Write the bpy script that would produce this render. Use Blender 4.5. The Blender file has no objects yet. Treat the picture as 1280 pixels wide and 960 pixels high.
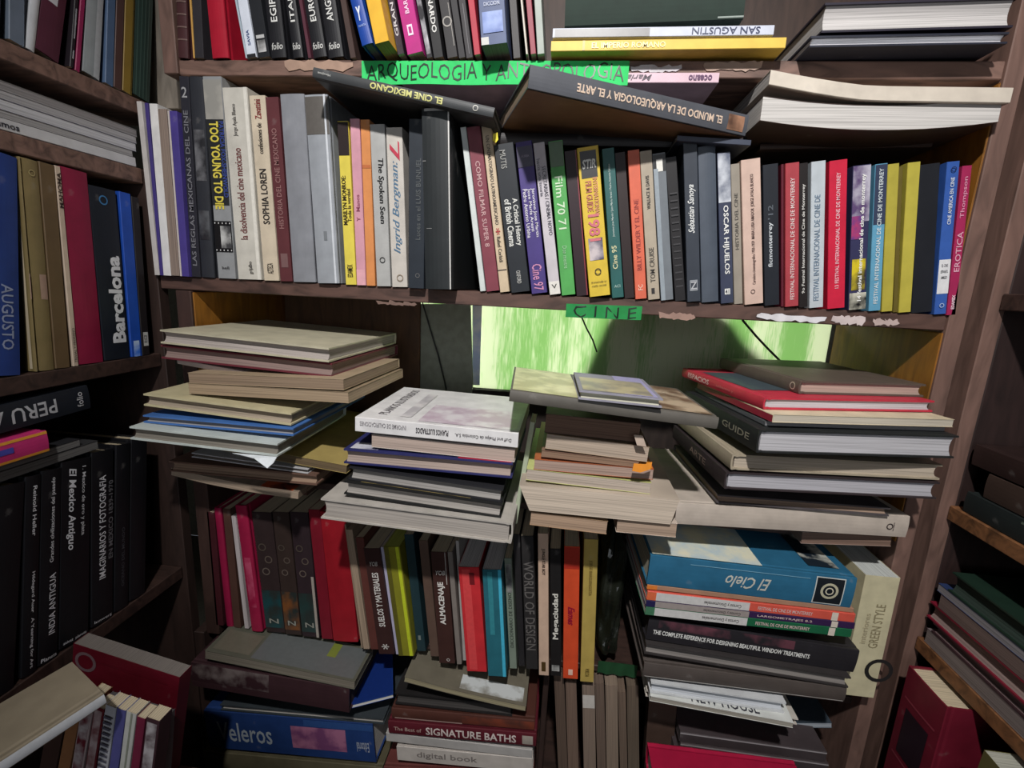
import bpy, math, random
from mathutils import Vector, Matrix, noise
random.seed(4)
# ------------------------------------------------------------------ camera
ZC = 1.5                                    # camera height; F = focal length in pixels of the 1280x960 frame
F = 600.0
CAM = Vector((0, -.72, ZC))
R3 = Matrix(((0.99246, -0.06955247, -0.10092373), (0.11275884, 0.1953227, 0.97423533), (0.04804778, 0.97826964, -0.20169262)))  # world <- (right, up, forward)
cd = bpy.data.cameras.new('camera'); cam = bpy.data.objects.new('camera', cd)
COL = bpy.context.scene.collection; COL.objects.link(cam)
m = Matrix.Identity(4)
for i in range(3):
    m[i][0] = R3[i][0]; m[i][1] = R3[i][1]; m[i][2] = -R3[i][2]
m.translation = CAM; cam.matrix_world = m
cd.sensor_width = 36; cd.lens = 36 * F / 1280; cd.clip_start = .01
sc = bpy.context.scene; sc.camera = cam
# ------------------------------------------------------------------ world, lamps, exposure
w = bpy.data.worlds.new('world'); sc.world = w; w.use_nodes = True
w.node_tree.nodes['Background'].inputs[0].default_value = (.80, .86, 1, 1)
w.node_tree.nodes['Background'].inputs[1].default_value = .2
def light(name, kind, loc, energy, color, size, aim=None, sy=None):
    l = bpy.data.lights.new(name, kind); l.energy = energy; l.color = color
    if kind == 'AREA':
        l.size = size
        if sy: l.shape = 'RECTANGLE'; l.size_y = sy
    else: l.shadow_soft_size = size
    o = bpy.data.objects.new(name, l); o.location = loc; COL.objects.link(o)
    if aim: o.rotation_euler = (Vector(aim) - Vector(loc)).to_track_quat('-Z', 'Y').to_euler()
    return o
lamp = light('spot_lamp', 'SPOT', (-.02, -1.15, ZC + 1.02), 125, (1, .975, .95), .03, (.06, 0, ZC + .06)); lamp.data.spot_size = 1.34; lamp.data.spot_blend = 1
light('window_daylight', 'AREA', (.05, 1.15, ZC - .05), 27, (.93, 1, .93), .9, (.05, 0, ZC - .15), .7)
light('front_fill', 'AREA', (.2, -2.3, ZC + .25), 10, (.9, .94, 1), 1.6, (0, 0, ZC), 1.2)  # fill light added in front to lift the niches, no real source
vs = sc.view_settings; vs.view_transform = 'Standard'; vs.look = 'None'; vs.gamma = 1; vs.exposure = -0.12; vs.use_curve_mapping = False

# ------------------------------------------------------------------ pixel -> place
def ray(u, v): return R3 @ Vector((u - 640, 480 - v, F))
def at(plane, val, u, v):
    """point on the plane X=val or Y=val (val in the camera-height frame) seen at pixel u, v"""
    i = 'XYZ'.index(plane); d = ray(u, v); c = val - (CAM[i] if i < 2 else 0)
    return CAM + d * (c / d[i])
def edge(plane, val, z, u):
    """point of the plane at height z (relative to the camera) in pixel column u"""
    i = 'XY'.index(plane); k = z / (val - CAM[i]); a = u - 640
    b = -((R3[2][0] * a + R3[2][2] * F) - k * (R3[i][0] * a + R3[i][2] * F)) / (R3[2][1] - k * R3[i][1])
    return at(plane, val, u, 480 - b)
def pix(p):
    c = R3.transposed() @ (Vector(p) - CAM); return 640 + F * c[0] / c[2], 480 - F * c[1] / c[2]

# ------------------------------------------------------------------ materials
def lin(c): return tuple((x / 255 / 12.92 if x / 255 <= .04045 else ((x / 255 + .055) / 1.055) ** 2.4) for x in c)
MC = {}
def nn(nt, t, **kw):
    n = nt.nodes.new(t)
    for k, v in kw.items(): n.inputs[k.replace('_', ' ')].default_value = v
    return n
def mat(kind, c, c2=None):
    key = (kind, c, c2)
    if key in MC: return MC[key]
    m = bpy.data.materials.new('%s_%d_%d_%d' % ((kind,) + tuple(c))); m.use_nodes = True; nt = m.node_tree; L = nt.links
    b = nt.nodes['Principled BSDF']; tc = nt.nodes.new('ShaderNodeTexCoord')
    mp = nt.nodes.new('ShaderNodeMapping'); L.new(tc.outputs['Object'], mp.inputs[0])
    n = nn(nt, 'ShaderNodeTexNoise', Detail=4.); L.new(mp.outputs[0], n.inputs['Vector'])
    r = nt.nodes.new('ShaderNodeValToRGB'); L.new(n.outputs[0], r.inputs[0]); L.new(r.outputs[0], b.inputs['Base Color'])
    a = Vector(lin(c)); e = r.color_ramp.elements
    def st(i, p, col): e[i].position = p; e[i].color = (*[max(0, min(1, x)) for x in col], 1)
    if kind == 'cover':                     # printed card or cloth: slight mottling, rubbed spots
        n.inputs['Scale'].default_value = 38
        st(0, .3, a * .86); st(1, .68, a * 1.08); q = e.new(.8); q.color = (*(a * .8 + Vector((.10, .095, .09))), 1)
        b.inputs['Roughness'].default_value = .48; b.inputs['Specular IOR Level'].default_value = .35
    elif kind == 'pages':                   # leaves: fine lines across the thickness (local x)
        mp.inputs['Scale'].default_value = (900, 6, 6); n.inputs['Scale'].default_value = 1; n.inputs['Detail'].default_value = 2
        st(0, .3, a * .62); st(1, .62, a * 1.03); b.inputs['Roughness'].default_value = .85
        bp = nn(nt, 'ShaderNodeBump', Strength=.25, Distance=.0006); L.new(n.outputs[0], bp.inputs['Height']); L.new(bp.outputs[0], b.inputs['Normal'])
    elif kind == 'wood':                    # stained board: blotches over stretched grain
        mp.inputs['Scale'].default_value = (9, 40, 40); n.inputs['Scale'].default_value = 1.2; n.inputs['Distortion'].default_value = 1.5; n.inputs['Detail'].default_value = 8
        st(0, .32, a * .42); st(1, .66, a * 1.2); q = e.new(.5); q.color = (*(a * .9), 1); b.inputs['Roughness'].default_value = .6
        bp = nn(nt, 'ShaderNodeBump', Strength=.3, Distance=.001); L.new(n.outputs[0], bp.inputs['Height']); L.new(bp.outputs[0], b.inputs['Normal'])
    elif kind == 'woodv':
        mp.inputs['Scale'].default_value = (40, 40, 7); n.inputs['Detail'].default_value = 8; n.inputs['Scale'].default_value = 1.2; n.inputs['Distortion'].default_value = 1.5
        st(0, .3, a * .6); st(1, .7, a * 1.15); b.inputs['Roughness'].default_value = .6
    elif kind == 'print':
        n.inputs['Scale'].default_value = 150; st(0, .35, a * .9); st(1, .65, a); b.inputs['Roughness'].default_value = .4
    elif kind == 'paper':
        n.inputs['Scale'].default_value = 60; st(0, .3, a * .8); st(1, .6, a); b.inputs['Roughness'].default_value = .8
    elif kind == 'picture':                 # blotchy photographic cover in two colours
        d = Vector(lin(c2)); n.inputs['Scale'].default_value = 26; n.inputs['Detail'].default_value = 6; st(0, .42, a); st(1, .58, d); b.inputs['Roughness'].default_value = .35
    elif kind == 'foil':
        st(0, .3, a * .7); st(1, .7, a); b.inputs['Roughness'].default_value = .3; n.inputs['Scale'].default_value = 12
    MC[key] = m; return m

# ------------------------------------------------------------------ mesh helpers
def link(name, verts, faces, material, parent=None, smooth=False):
    me = bpy.data.meshes.new(name); me.from_pydata([tuple(v) for v in verts], [], faces); me.update()
    if smooth:
        for p in me.polygons: p.use_smooth = True
    me.materials.append(material)
    o = bpy.data.objects.new(name, me); COL.objects.link(o); o.parent = parent; return o
def boxvf(x0, x1, y0, y1, z0, z1):
    v = [(x, y, z) for x in (x0, x1) for y in (y0, y1) for z in (z0, z1)]
    return v, [(0, 1, 3, 2), (4, 6, 7, 5), (0, 4, 5, 1), (2, 3, 7, 6), (0, 2, 6, 4), (1, 5, 7, 3)]
def box(name, x0, x1, y0, y1, z0, z1, material, parent=None):
    """bevelled box in camera-height coordinates"""
    import bmesh
    bm = bmesh.new(); v, f = boxvf(x0, x1, y0, y1, z0 + ZC, z1 + ZC)
    vv = [bm.verts.new(p) for p in v]
    for q in f: bm.faces.new([vv[i] for i in q])
    bmesh.ops.recalc_face_normals(bm, faces=bm.faces)
    bmesh.ops.bevel(bm, geom=bm.edges[:], offset=.0012, segments=1, affect='EDGES')
    me = bpy.data.meshes.new(name); bm.to_mesh(me); bm.free(); me.materials.append(material)
    o = bpy.data.objects.new(name, me); COL.objects.link(o); o.parent = parent; return o
def tag(o, label, cat, group=None):
    o['label'] = label; o['category'] = cat
    if group: o['group'] = group
    return o
def grid(nu, nv, fn):
    v = [fn(i / nu, j / nv) for i in range(nu + 1) for j in range(nv + 1)]
    f = [(i * (nv + 1) + j, (i + 1) * (nv + 1) + j, (i + 1) * (nv + 1) + j + 1, i * (nv + 1) + j + 1) for i in range(nu) for j in range(nv)]
    return v, f
TC = {}
def textgeo(s, shear=0, bold=0):
    key = (s, shear, bold)
    if key in TC: return TC[key]
    cu = bpy.data.curves.new('t', 'FONT'); cu.body = s; cu.size = 1; cu.resolution_u = 2; cu.shear = shear; cu.offset = bold; cu.fill_mode = 'FRONT'
    o = bpy.data.objects.new('t', cu); COL.objects.link(o)
    me = bpy.data.meshes.new_from_object(o.evaluated_get(bpy.context.evaluated_depsgraph_get()))
    v = [tuple(p.co) for p in me.vertices]; f = [tuple(p.vertices) for p in me.polygons]
    bpy.data.objects.remove(o); bpy.data.curves.remove(cu); bpy.data.meshes.remove(me)
    xs = [p[0] for p in v] or [0]; ys = [p[1] for p in v] or [0]
    TC[key] = (v, f, min(xs), max(xs), min(ys), max(ys)); return TC[key]

# ------------------------------------------------------------------ one book
# local frame: x = thickness 0..T, y = depth from the spine 0..D, z = along the spine 0..H
def book_parts(root, T, D, H, kind, cover, page, decor, warp=None, cover2=None, cm=None):
    """kind h hardback, p paperback, n stapled or loose leaves (pages only)"""
    warp = warp or (lambda p: p)
    nz = 10 if warp.__name__ == 'bend' else 1
    ny = 6 if nz > 1 else 1
    bt = min(.0024, T * .18) if kind == 'h' else .0005
    oh = .003 if kind == 'h' else .0006
    def sy(x):
        s = x / T; return .0014 * (2 * s - 1) ** 2 if kind == 'h' else 0
    cmat = cm or mat('cover', cover or (99, 90, 80))
    if kind != 'n':
        out = []; inn = []
        for i in range(ny): y = D - (D - .011) * i / ny; out.append((0, y)); inn.append((bt, y))
        if kind == 'h': out += [(0, .011), (.0009, .008), (0, .003)]; inn += [(bt, .011), (bt + .0009, .008), (bt, .0045)]
        else: out += [(0, .006), (0, .0007)]; inn += [(bt, .006), (bt, .0012)]
        k = 6 if kind == 'h' else 2
        for i in range(k + 1):
            x = .0006 + (T - .0012) * i / k; out.append((x, sy(x))); xi = bt + (T - 2 * bt) * i / k; inn.append((xi, sy(xi) + bt))
        half_o = [(T - x, y) for x, y in reversed(out[:-(k + 1)])]; half_i = [(T - x, y) for x, y in reversed(inn[:-(k + 1)])]
        out += half_o; inn += half_i
        n = len(out); v = []; f = []
        for j in range(nz + 1):
            z = H * j / nz
            v += [warp(Vector((x, y, z))) for x, y in out] + [warp(Vector((x, y, z))) for x, y in inn]
        s = 2 * n
        for j in range(nz):
            for i in range(n - 1):
                a = j * s + i; f.append((a, a + 1, a + s + 1, a + s)); c = a + n; f.append((c, c + s, c + s + 1, c + 1))
            for i in (0, n - 1): a = j * s + i; f.append((a, a + s, a + s + n, a + n) if i == 0 else (a, a + n, a + s + n, a + s))
        for j in (0, nz):
            for i in range(n - 1): a = j * s + i; q = (a, a + n, a + n + 1, a + 1); f.append(q if j == 0 else q[::-1])
        link('cover', v, f, cmat, root)
    # leaves
    x0, x1 = (bt, T - bt) if kind != 'n' else (0, T)
    y0 = bt + .0036 if kind == 'h' else (.0012 if kind == 'p' else 0); y1 = D - oh; z0, z1 = oh, H - oh
    v = []; f = []; ny2 = max(2, ny); cx = 4
    cc = .004 if kind == 'h' else 0
    for j in range(nz + 1):
        z = z0 + (z1 - z0) * j / nz
        ring = []
        for i in range(cx + 1): x = x0 + (x1 - x0) * i / cx; ring.append((x, y0))
        for i in range(ny2 + 1):
            ring.append((x1, y0 + (y1 - y0) * i / ny2))
        for i in range(1, cx + 1):
            s = i / cx; x = x1 + (x0 - x1) * s; ring.append((x, y1 - cc * 4 * s * (1 - s)))
        for i in range(1, ny2): ring.append((x0, y1 + (y0 - y1) * i / ny2))
        n = len(ring); v += [warp(Vector((x, y, z))) for x, y in ring]
    for j in range(nz):
        for i in range(n): a = j * n + i; b = j * n + (i + 1) % n; f.append((a, b, b + n, a + n))
    f.append(tuple(range(n - 1, -1, -1))); f.append(tuple(nz * n + i for i in range(n)))
    link('pages', v, f, mat('pages', page), root)
    EPS = .0003
    for d in decor:
        EPS += .00012
        if d[0] == 'T':                     # lettering on the spine: text, z0, z1, size, direction, colour, x centre, shear, bold
            _, s, a, b, size, dr, col = d[:7]; xc = d[7] if len(d) > 7 else .5; sh = d[8] if len(d) > 8 else 0; bo = d[9] if len(d) > 9 else .01
            tv, tf, u0, u1, v0, v1 = textgeo(s, sh, bo)
            if not tv: continue
            Lz = (b - a) * H; hx = size * T; o = []
            for p in tv:
                u = (p[0] - u0) / (u1 - u0); q = (p[1] - v0) / (v1 - v0) - .5
                if dr == 'td': x = xc * T + q * hx; z = b * H - u * Lz
                elif dr == 'bu': x = xc * T - q * hx; z = a * H + u * Lz
                else: x = xc * T + (u - .5) * hx; z = a * H + (q + .5) * Lz      # upright across the spine
                x = max(.0004, min(T - .0004, x)); o.append(warp(Vector((x, sy(x) - EPS - .0002, z))))
            link('spine_title', o, tf, mat('print', col), root)
        elif d[0] == 'B':                   # band on the spine: print, label, painted shade or highlight
            _, a, b, col = d[:4]; xa = d[4] if len(d) > 4 else 0; xb = d[5] if len(d) > 5 else 1; c2 = d[6] if len(d) > 6 else None
            def fn(i, j):
                x = .0004 + (T - .0008) * (xa + (xb - xa) * i); return warp(Vector((x, sy(x) - EPS, H * (a + (b - a) * j))))
            v, f = grid(6, nz, fn); link('spine_band', v, f, mat('picture', col, c2) if c2 else mat('print', col), root)
        elif d[0] == 'O':                   # ring emblem on the spine: x centre, z centre, radius (share of T), colour
            _, xc, zc, rr, col = d; v = []; f = []
            for i in range(20):
                t = i / 20 * 2 * math.pi
                for r_ in (rr, rr * .72):
                    x = (xc + r_ * math.cos(t)) * T; v.append(Vector((x, sy(x) - EPS * 1.6, zc * H + r_ * T * math.sin(t))))
            for i in range(20): a = 2 * i; b = (a + 2) % 40; f.append((a, b, b + 1, a + 1))
            link('spine_emblem', v, f, mat('print', col), root)
        elif d[0] == 'C':                   # printed area or painted light on the upper cover: y0, y1, z0, z1 shares, colour
            _, a, b, c, e2, col = d[:6]; c2 = d[6] if len(d) > 6 else None
            xf = T + EPS
            v, f = grid(ny, nz, lambda i, j: warp(Vector((xf, D * (a + (b - a) * i), H * (c + (e2 - c) * j)))))
            link('cover_print', v, f, mat('picture', col, c2) if c2 else mat('print', col), root)
        elif d[0] == 'D':                   # plain printed lower cover
            v, f = grid(ny, nz, lambda i, j: warp(Vector((-EPS, .003 + (D - .003) * i, H * j)))); link('lower_cover', v, f, mat('cover', d[1]), root)
        elif d[0] == 'X':                   # lettering on the upper cover: text, y0, y1, z0, z1, colour, turn
            _, s, a, b, c, e2, col, turn = d; tv, tf, u0, u1, v0, v1 = textgeo(s, 0, .01); o = []
            for p in tv:
                u = (p[0] - u0) / (u1 - u0); q = (p[1] - v0) / (v1 - v0)
                if turn == 0: yy, zz = a + (b - a) * (1 - q) , c + (e2 - c) * u
                elif turn == 1: yy, zz = a + (b - a) * u, c + (e2 - c) * q
                elif turn == 2: yy, zz = a + (b - a) * q, c + (e2 - c) * (1 - u)
                else: yy, zz = a + (b - a) * (1 - u), c + (e2 - c) * (1 - q)
                o.append(warp(Vector((T + .0006, D * yy, H * zz))))
            link('cover_title', o, tf, mat('print', col), root)

def place(root, o, ex, ey, ez):
    m = Matrix.Identity(4)
    for i in range(3): m[i][0] = ex[i]; m[i][1] = ey[i]; m[i][2] = ez[i]
    m.translation = o; root.matrix_world = m
def root_(name, label, cat, group):
    r = bpy.data.objects.new(name, None); r.empty_display_size = .02; COL.objects.link(r); tag(r, label, cat, group); return r
WHITE = (232, 230, 224); CREAM = (214, 198, 168); GREY = (168, 166, 162); TAN = (176, 152, 126)

ROW = {}; STACK = {}
def stand(xt, yt, xb, w, kind, cover, label, decor=(), z=0, plane='Y', val=0, D=.17, page=CREAM, group=None, name='book', dT=0, H=None, **k):
    """standing book: left spine edge from pixel (xt, yt) down to column xb at height z; w = width in pixels at the foot"""
    dep = Vector((0, 1, 0)) if plane == 'Y' else Vector((-1, 0, 0)) if val < 0 else Vector((1, 0, 0))
    hx = Vector((1, 0, 0)) if plane == 'Y' else Vector((0, 1, 0)) if val < 0 else Vector((0, -1, 0))
    B = edge(plane, val, z, xb); Q = edge(plane, val, z, xb + w); Tp = at(plane, val, xt, yt)
    ez = (Tp - B); Hh = min(H or ez.length, .259 if plane == 'X' and z > -.2 and z < 0 else .288 if z == -.012 else 9); ez = ez.normalized(); ex = dep.cross(ez).normalized()
    T = abs((Q - B).dot(ex)) * .975 + dT
    low = min(0, (ex * T).z); o = B + Vector((0, 0, -low + .0005)) + hx * .0003
    key = (group, plane); Hm = Hh * ez.z
    if group and key in ROW:                # keep clear of the neighbour on the left
        pb, pt, ph = ROW[key]; h_ = min(Hm, ph)
        mine = lambda h: o.dot(hx) + ez.dot(hx) / ez.z * h
        prev = lambda h: pb + (pt - pb) * h / ph
        ov = max(prev(0) - mine(0), prev(h_) - mine(h_)) + .0003
        if 0 < ov < .02:
            c = min(ov, max(0, T - .0025)); o += hx * ov; T -= c
    rb = o + ex * T; ROW[key] = (rb.dot(hx) - ez.dot(hx) / ez.z * (rb.z - o.z), rb.dot(hx) - ez.dot(hx) / ez.z * (rb.z - o.z) + ez.dot(hx) * Hh, Hm)
    r = root_(name, label, 'magazine' if name == 'magazine' else 'book', group)
    place(r, o, ex, dep, ez); book_parts(r, T, D, Hh, kind, cover, page, decor, **k); return r

def lay(Lx, Ly, Rx, Ry, t, YL, YR, D, side, kind, cover, page, label, decor=(), group=None, name='book', T=None, plane='Y', pitch=0, dz=0, zmin=None, dbg=None, **k):
    """lying book: lower front edge from pixel (Lx, Ly) to (Rx, Ry); YR None keeps it level; side = where its spine is (F B L R)"""
    P = at(plane, YL, Lx, Ly)
    if YR is None: d = ray(Rx, Ry); Q = CAM + d * ((P.z - ZC) / d.z)
    else: Q = at(plane, YR, Rx, Ry)
    if not T:
        lo, hi = 0, .3
        for _ in range(25):
            mm = (lo + hi) / 2
            if Ly - pix(P + Vector((0, 0, mm)))[1] < t: lo = mm
            else: hi = mm
        T = mm
    if zmin is not None:
        s = max(0, zmin + ZC - min(P.z, Q.z)); P.z += s; Q.z += s
    P.z += dz; Q.z += dz
    if group and group in STACK:            # rest on the book below, never inside it
        zp, xp, sl = STACK[group]; ov = max(zp + sl * (P.x - xp) - P.z, zp + sl * (Q.x - xp) - Q.z) + .0003
        if 0 < ov < .008: P.z += ov; Q.z += ov; T -= min(ov, T * .3)
    if group: STACK[group] = (P.z + T, P.x, (Q.z - P.z) / (Q.x - P.x))
    a = (Q - P); W = a.length; a.normalize()
    dep = Vector((0, 0, 1)).cross(a).normalized(); up = a.cross(dep)
    if pitch: rm = Matrix.Rotation(pitch, 3, a); dep = rm @ dep; up = rm @ up
    r = root_(name, label, {'magazine': 'magazine', 'folder': 'folder', 'paper_sheet': 'paper', 'notebook': 'notebook'}.get(name, 'book'), group)
    if side == 'F': place(r, Q, up, dep, -a); dd, hh = D, W
    elif side == 'B': place(r, P + dep * D, up, -dep, a); dd, hh = D, W
    elif side == 'L': place(r, P, up, a, dep); dd, hh = W, D
    else: place(r, Q + dep * D, up, -a, -dep); dd, hh = W, D
    book_parts(r, T, dd, hh, kind, cover, page, decor, **k)
    if dbg: print('%-5s z %.3f..%.3f  P(%.2f,%.2f) Q(%.2f,%.2f) w%.2f' % (dbg, P.z - ZC, P.z - ZC + T, P.x, P.y, Q.x, Q.y, W))
    return max(P.z, Q.z) - ZC + T
# ------------------------------------------------------------------ setting and cases
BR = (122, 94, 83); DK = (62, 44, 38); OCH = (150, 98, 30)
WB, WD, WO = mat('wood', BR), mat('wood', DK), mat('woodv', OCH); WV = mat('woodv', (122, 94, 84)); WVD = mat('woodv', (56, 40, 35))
def struct(o): o['kind'] = 'structure'; return o
struct(box('floor', -2.2, 2.2, -3, 1.6, -1.52, -1.5, mat('paper', (90, 84, 78))))
struct(box('wall_back', -2.2, 2.2, 1.6, 1.7, -1.5, 1.3, mat('paper', (150, 150, 145))))
struct(box('wall_left', -2.3, -2.2, -3, 1.6, -1.5, 1.3, mat('paper', (120, 116, 110))))
struct(box('wall_right', 2.2, 2.3, -3, 1.6, -1.5, 1.3, mat('paper', (120, 116, 110))))
struct(box('wall_front', -2.2, 2.2, -3.1, -3, -1.5, 1.3, mat('paper', (110, 106, 100))))
struct(box('ceiling', -2.3, 2.3, -3.1, 1.7, 1.3, 1.35, mat('paper', (150, 148, 144))))
ZT, Z2, ZS, ZM, ZL = .300, -.012, -.352, -.645, -.95
def emp(name, loc, label, cat, group=None):
    r = root_(name, label, cat, group); r.location = Vector(loc) + Vector((0, 0, ZC)); return r
def kids(r, objs):
    bpy.context.view_layer.update()
    for o in objs: o.parent = r; o.matrix_parent_inverse = r.matrix_world.inverted()
case = emp('bookcase', (-.04, .14, -1.5), 'brown wooden bookcase facing the viewer, shelves of film books in its middle', 'bookcase')
P_ = []
YB = .27
P_.append(box('side_panel', .518, .540, 0, YB, -1.5, .75, WV))
P_.append(box('lining', .5165, .5178, .004, YB, ZS + .001, Z2 - .024, WO)); P_.append(box('lining', .5165, .5178, .004, YB, Z2 + .001, ZT - .024, WO))
P_.append(box('side_panel', -.612, -.590, 0, YB, ZT - .02, .75, WV)); P_.append(box('side_panel', -.626, -.600, 0, YB, ZM - .02, Z2 - .022, mat('woodv', (66, 46, 40)))); P_.append(box('side_panel', -.652, -.632, 0, YB, -1.5, ZM - .02, WVD))  # lower left panels darker: shade of that corner put into the wood colour
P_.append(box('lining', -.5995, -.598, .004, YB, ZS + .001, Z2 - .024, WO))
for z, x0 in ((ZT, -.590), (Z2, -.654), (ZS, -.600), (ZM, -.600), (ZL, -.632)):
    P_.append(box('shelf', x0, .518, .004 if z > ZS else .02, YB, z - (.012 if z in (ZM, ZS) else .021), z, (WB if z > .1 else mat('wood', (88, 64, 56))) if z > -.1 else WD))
P_.append(box('shelf', -.59, .518, 0, YB, .70, .72, WB))
P_.append(box('gap_shade', .5405, .562, .03, .05, -1.5, .75, mat('woodv', (40, 28, 26))))  # dark slab added between the uprights, stands in for the gap's shade
P_.append(box('back_board', -.65, .52, YB, YB + .006, Z2 - .02, .75, mat('woodv', (70, 52, 44))))
P_.append(box('back_board', -.598, -.30, YB - .012, YB - .006, ZS + .001, Z2 - .022, mat('woodv', (96, 66, 40))))
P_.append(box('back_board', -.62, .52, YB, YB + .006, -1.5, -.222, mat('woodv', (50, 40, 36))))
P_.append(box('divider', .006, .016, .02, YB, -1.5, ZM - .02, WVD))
kids(case, P_)
left = emp('bookcase', (-.78, -.5, -1.5), 'dark bookcase along the left edge of the photo, its shelves running toward the viewer', 'bookcase'); P_ = []
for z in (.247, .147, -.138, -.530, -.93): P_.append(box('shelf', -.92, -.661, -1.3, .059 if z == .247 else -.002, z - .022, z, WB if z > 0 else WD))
P_.append(box('side_panel', -.92, -.655, 0, .02, -1.5, .147, WVD)); P_.append(box('side_panel', -.92, -.6125, .06, .08, .252, .75, mat('woodv', (150, 140, 128))))  # lower panel wears the same shade-darkened wood
P_.append(box('back_board', -.935, -.922, -1.3, .02, -1.5, .75, mat('woodv', (50, 40, 36)))); kids(left, P_)
right = emp('bookcase', (.7, -.4, -1.5), 'dark bookcase at the right edge of the photo, beyond a black gap', 'bookcase'); P_ = []
P_.append(box('side_panel', .563, .584, 0, .25, -1.5, .75, WV)); P_.append(box('side_panel', .584, .86, .0, .02, -1.5, .75, mat('woodv', (48, 32, 30))))
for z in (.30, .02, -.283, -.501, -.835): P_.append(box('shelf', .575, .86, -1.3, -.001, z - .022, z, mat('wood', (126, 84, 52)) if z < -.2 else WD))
P_.append(box('back_board', .862, .874, -1.3, .02, -1.5, .75, mat('woodv', (44, 30, 28)))); kids(right, P_)

# light-passing sheet behind the third shelf, with the board leaning in front of it and an added shade shape behind it
m = bpy.data.materials.new('painted_sheet'); m.use_nodes = True; nt = m.node_tree; L = nt.links; nt.nodes.remove(nt.nodes['Principled BSDF'])
tc = nt.nodes.new('ShaderNodeTexCoord'); mp = nt.nodes.new('ShaderNodeMapping'); mp.inputs['Scale'].default_value = (300, 1, 26); mp.inputs['Rotation'].default_value = (0, .06, 0)
L.new(tc.outputs['Object'], mp.inputs[0]); n1 = nn(nt, 'ShaderNodeTexNoise', Scale=1., Detail=5., Distortion=.8); L.new(mp.outputs[0], n1.inputs['Vector'])
mp2 = nt.nodes.new('ShaderNodeMapping'); mp2.inputs['Scale'].default_value = (17, 1, .8); L.new(tc.outputs['Object'], mp2.inputs[0])
n2 = nn(nt, 'ShaderNodeTexNoise', Scale=1., Detail=1.); L.new(mp2.outputs[0], n2.inputs['Vector'])
r1 = nt.nodes.new('ShaderNodeValToRGB'); L.new(n1.outputs[0], r1.inputs[0]); r1.color_ramp.elements[0].position = .44; r1.color_ramp.elements[1].position = .66
r2 = nt.nodes.new('ShaderNodeValToRGB'); L.new(n2.outputs[0], r2.inputs[0])
e = r2.color_ramp.elements; e[0].position = .40; e[0].color = (*lin((250, 248, 238)), 1); e[1].position = .56; e[1].color = (*lin((112, 192, 104)), 1); q = e.new(.47); q.color = (*lin((196, 214, 160)), 1)
sm = nt.nodes.new('ShaderNodeMath'); sm.operation = 'MULTIPLY_ADD'; L.new(n2.outputs[0], sm.inputs[0]); sm.inputs[1].default_value = 1.5; L.new(n1.outputs[0], sm.inputs[2])
L.new(sm.outputs[0], r1.inputs[0]); r1.color_ramp.elements[0].position = .5; r1.color_ramp.elements[1].position = .5
rs = nt.nodes.new('ShaderNodeMapRange'); L.new(sm.outputs[0], rs.inputs[0]); rs.inputs[1].default_value = 1.06; rs.inputs[2].default_value = 1.34
mx = nt.nodes.new('ShaderNodeMix'); mx.data_type = 'RGBA'; L.new(rs.outputs[0], mx.inputs[0]); mx.inputs[6].default_value = (*lin((190, 220, 166)), 1); mx.inputs[7].default_value = (*lin((240, 244, 222)), 1)
tr = nt.nodes.new('ShaderNodeBsdfTranslucent'); di = nt.nodes.new('ShaderNodeBsdfDiffuse'); ms = nt.nodes.new('ShaderNodeMixShader'); ms.inputs[0].default_value = .35
L.new(mx.outputs[2], tr.inputs[0]); L.new(mx.outputs[2], di.inputs[0]); L.new(tr.outputs[0], ms.inputs[1]); L.new(di.outputs[0], ms.inputs[2]); L.new(ms.outputs[0], nt.nodes['Material Output'].inputs[0])
sheet = box('plastic_sheet', -.599, .516, YB + .012, YB + .0145, -.221, Z2 - .021, m)
tag(sheet, 'green and white streaked translucent sheet glowing behind the stacks under the long shelf', 'sheet')
def blob(name, pts, y0, y1, material):
    n = len(pts); v = [(x, y, z + ZC) for y in (y0, y1) for x, z in pts]
    f = [tuple(range(n)), tuple(range(2 * n - 1, n - 1, -1))] + [(i, (i + 1) % n, n + (i + 1) % n, n + i) for i in range(n)]
    return link(name, v, f, material)
bp_ = lambda u, v, y: (lambda p: (p.x, p.z - ZC))(at('Y', y, u, v))
b = blob('panel', [bp_(u, v, YB) for u, v in ((500, 380), (588, 380), (591, 480), (588, 520), (500, 520))], YB - .004, YB + .004, mat('paper', (150, 154, 138)))
tag(b, 'grey green board standing left of the glowing streaked sheet', 'board')
b = blob('paper_sheet', [bp_(u, v, YB) for u, v in ((590, 380), (602, 380), (600, 440), (599, 482), (590, 482))], YB + .005, YB + .006, mat('picture', (240, 242, 246), (190, 205, 235)))
tag(b, 'narrow white paper strip with blue pattern, between grey green board and green streaks', 'paper')
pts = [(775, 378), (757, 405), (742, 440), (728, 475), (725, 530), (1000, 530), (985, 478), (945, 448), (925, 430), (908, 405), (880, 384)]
b = blob('panel', [bp_(u, v, YB + .03) for u, v in pts], YB + .028, YB + .04, mat('paper', (120, 124, 100)))  # added occluder, casts the soft shade on the sheet from behind
tag(b, 'unseen shape added behind the streaked sheet to shade its middle', 'board')
def cable(pts, label, y, rad=.0016):
    cu = bpy.data.curves.new('cable', 'CURVE'); cu.dimensions = '3D'; cu.bevel_depth = rad; cu.bevel_resolution = 2; s = cu.splines.new('POLY'); s.points.add(len(pts) - 1)
    for i, (u, v) in enumerate(pts): p = at('Y', y, u, v); s.points[i].co = (*p, 1)
    o = bpy.data.objects.new('cable', cu); COL.objects.link(o); cu.materials.append(mat('print', (22, 24, 20)))
    bpy.context.view_layer.update(); me = bpy.data.meshes.new_from_object(o); bpy.data.objects.remove(o); o = bpy.data.objects.new('cable', me); COL.objects.link(o)
    tag(o, label, 'cable')
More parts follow.
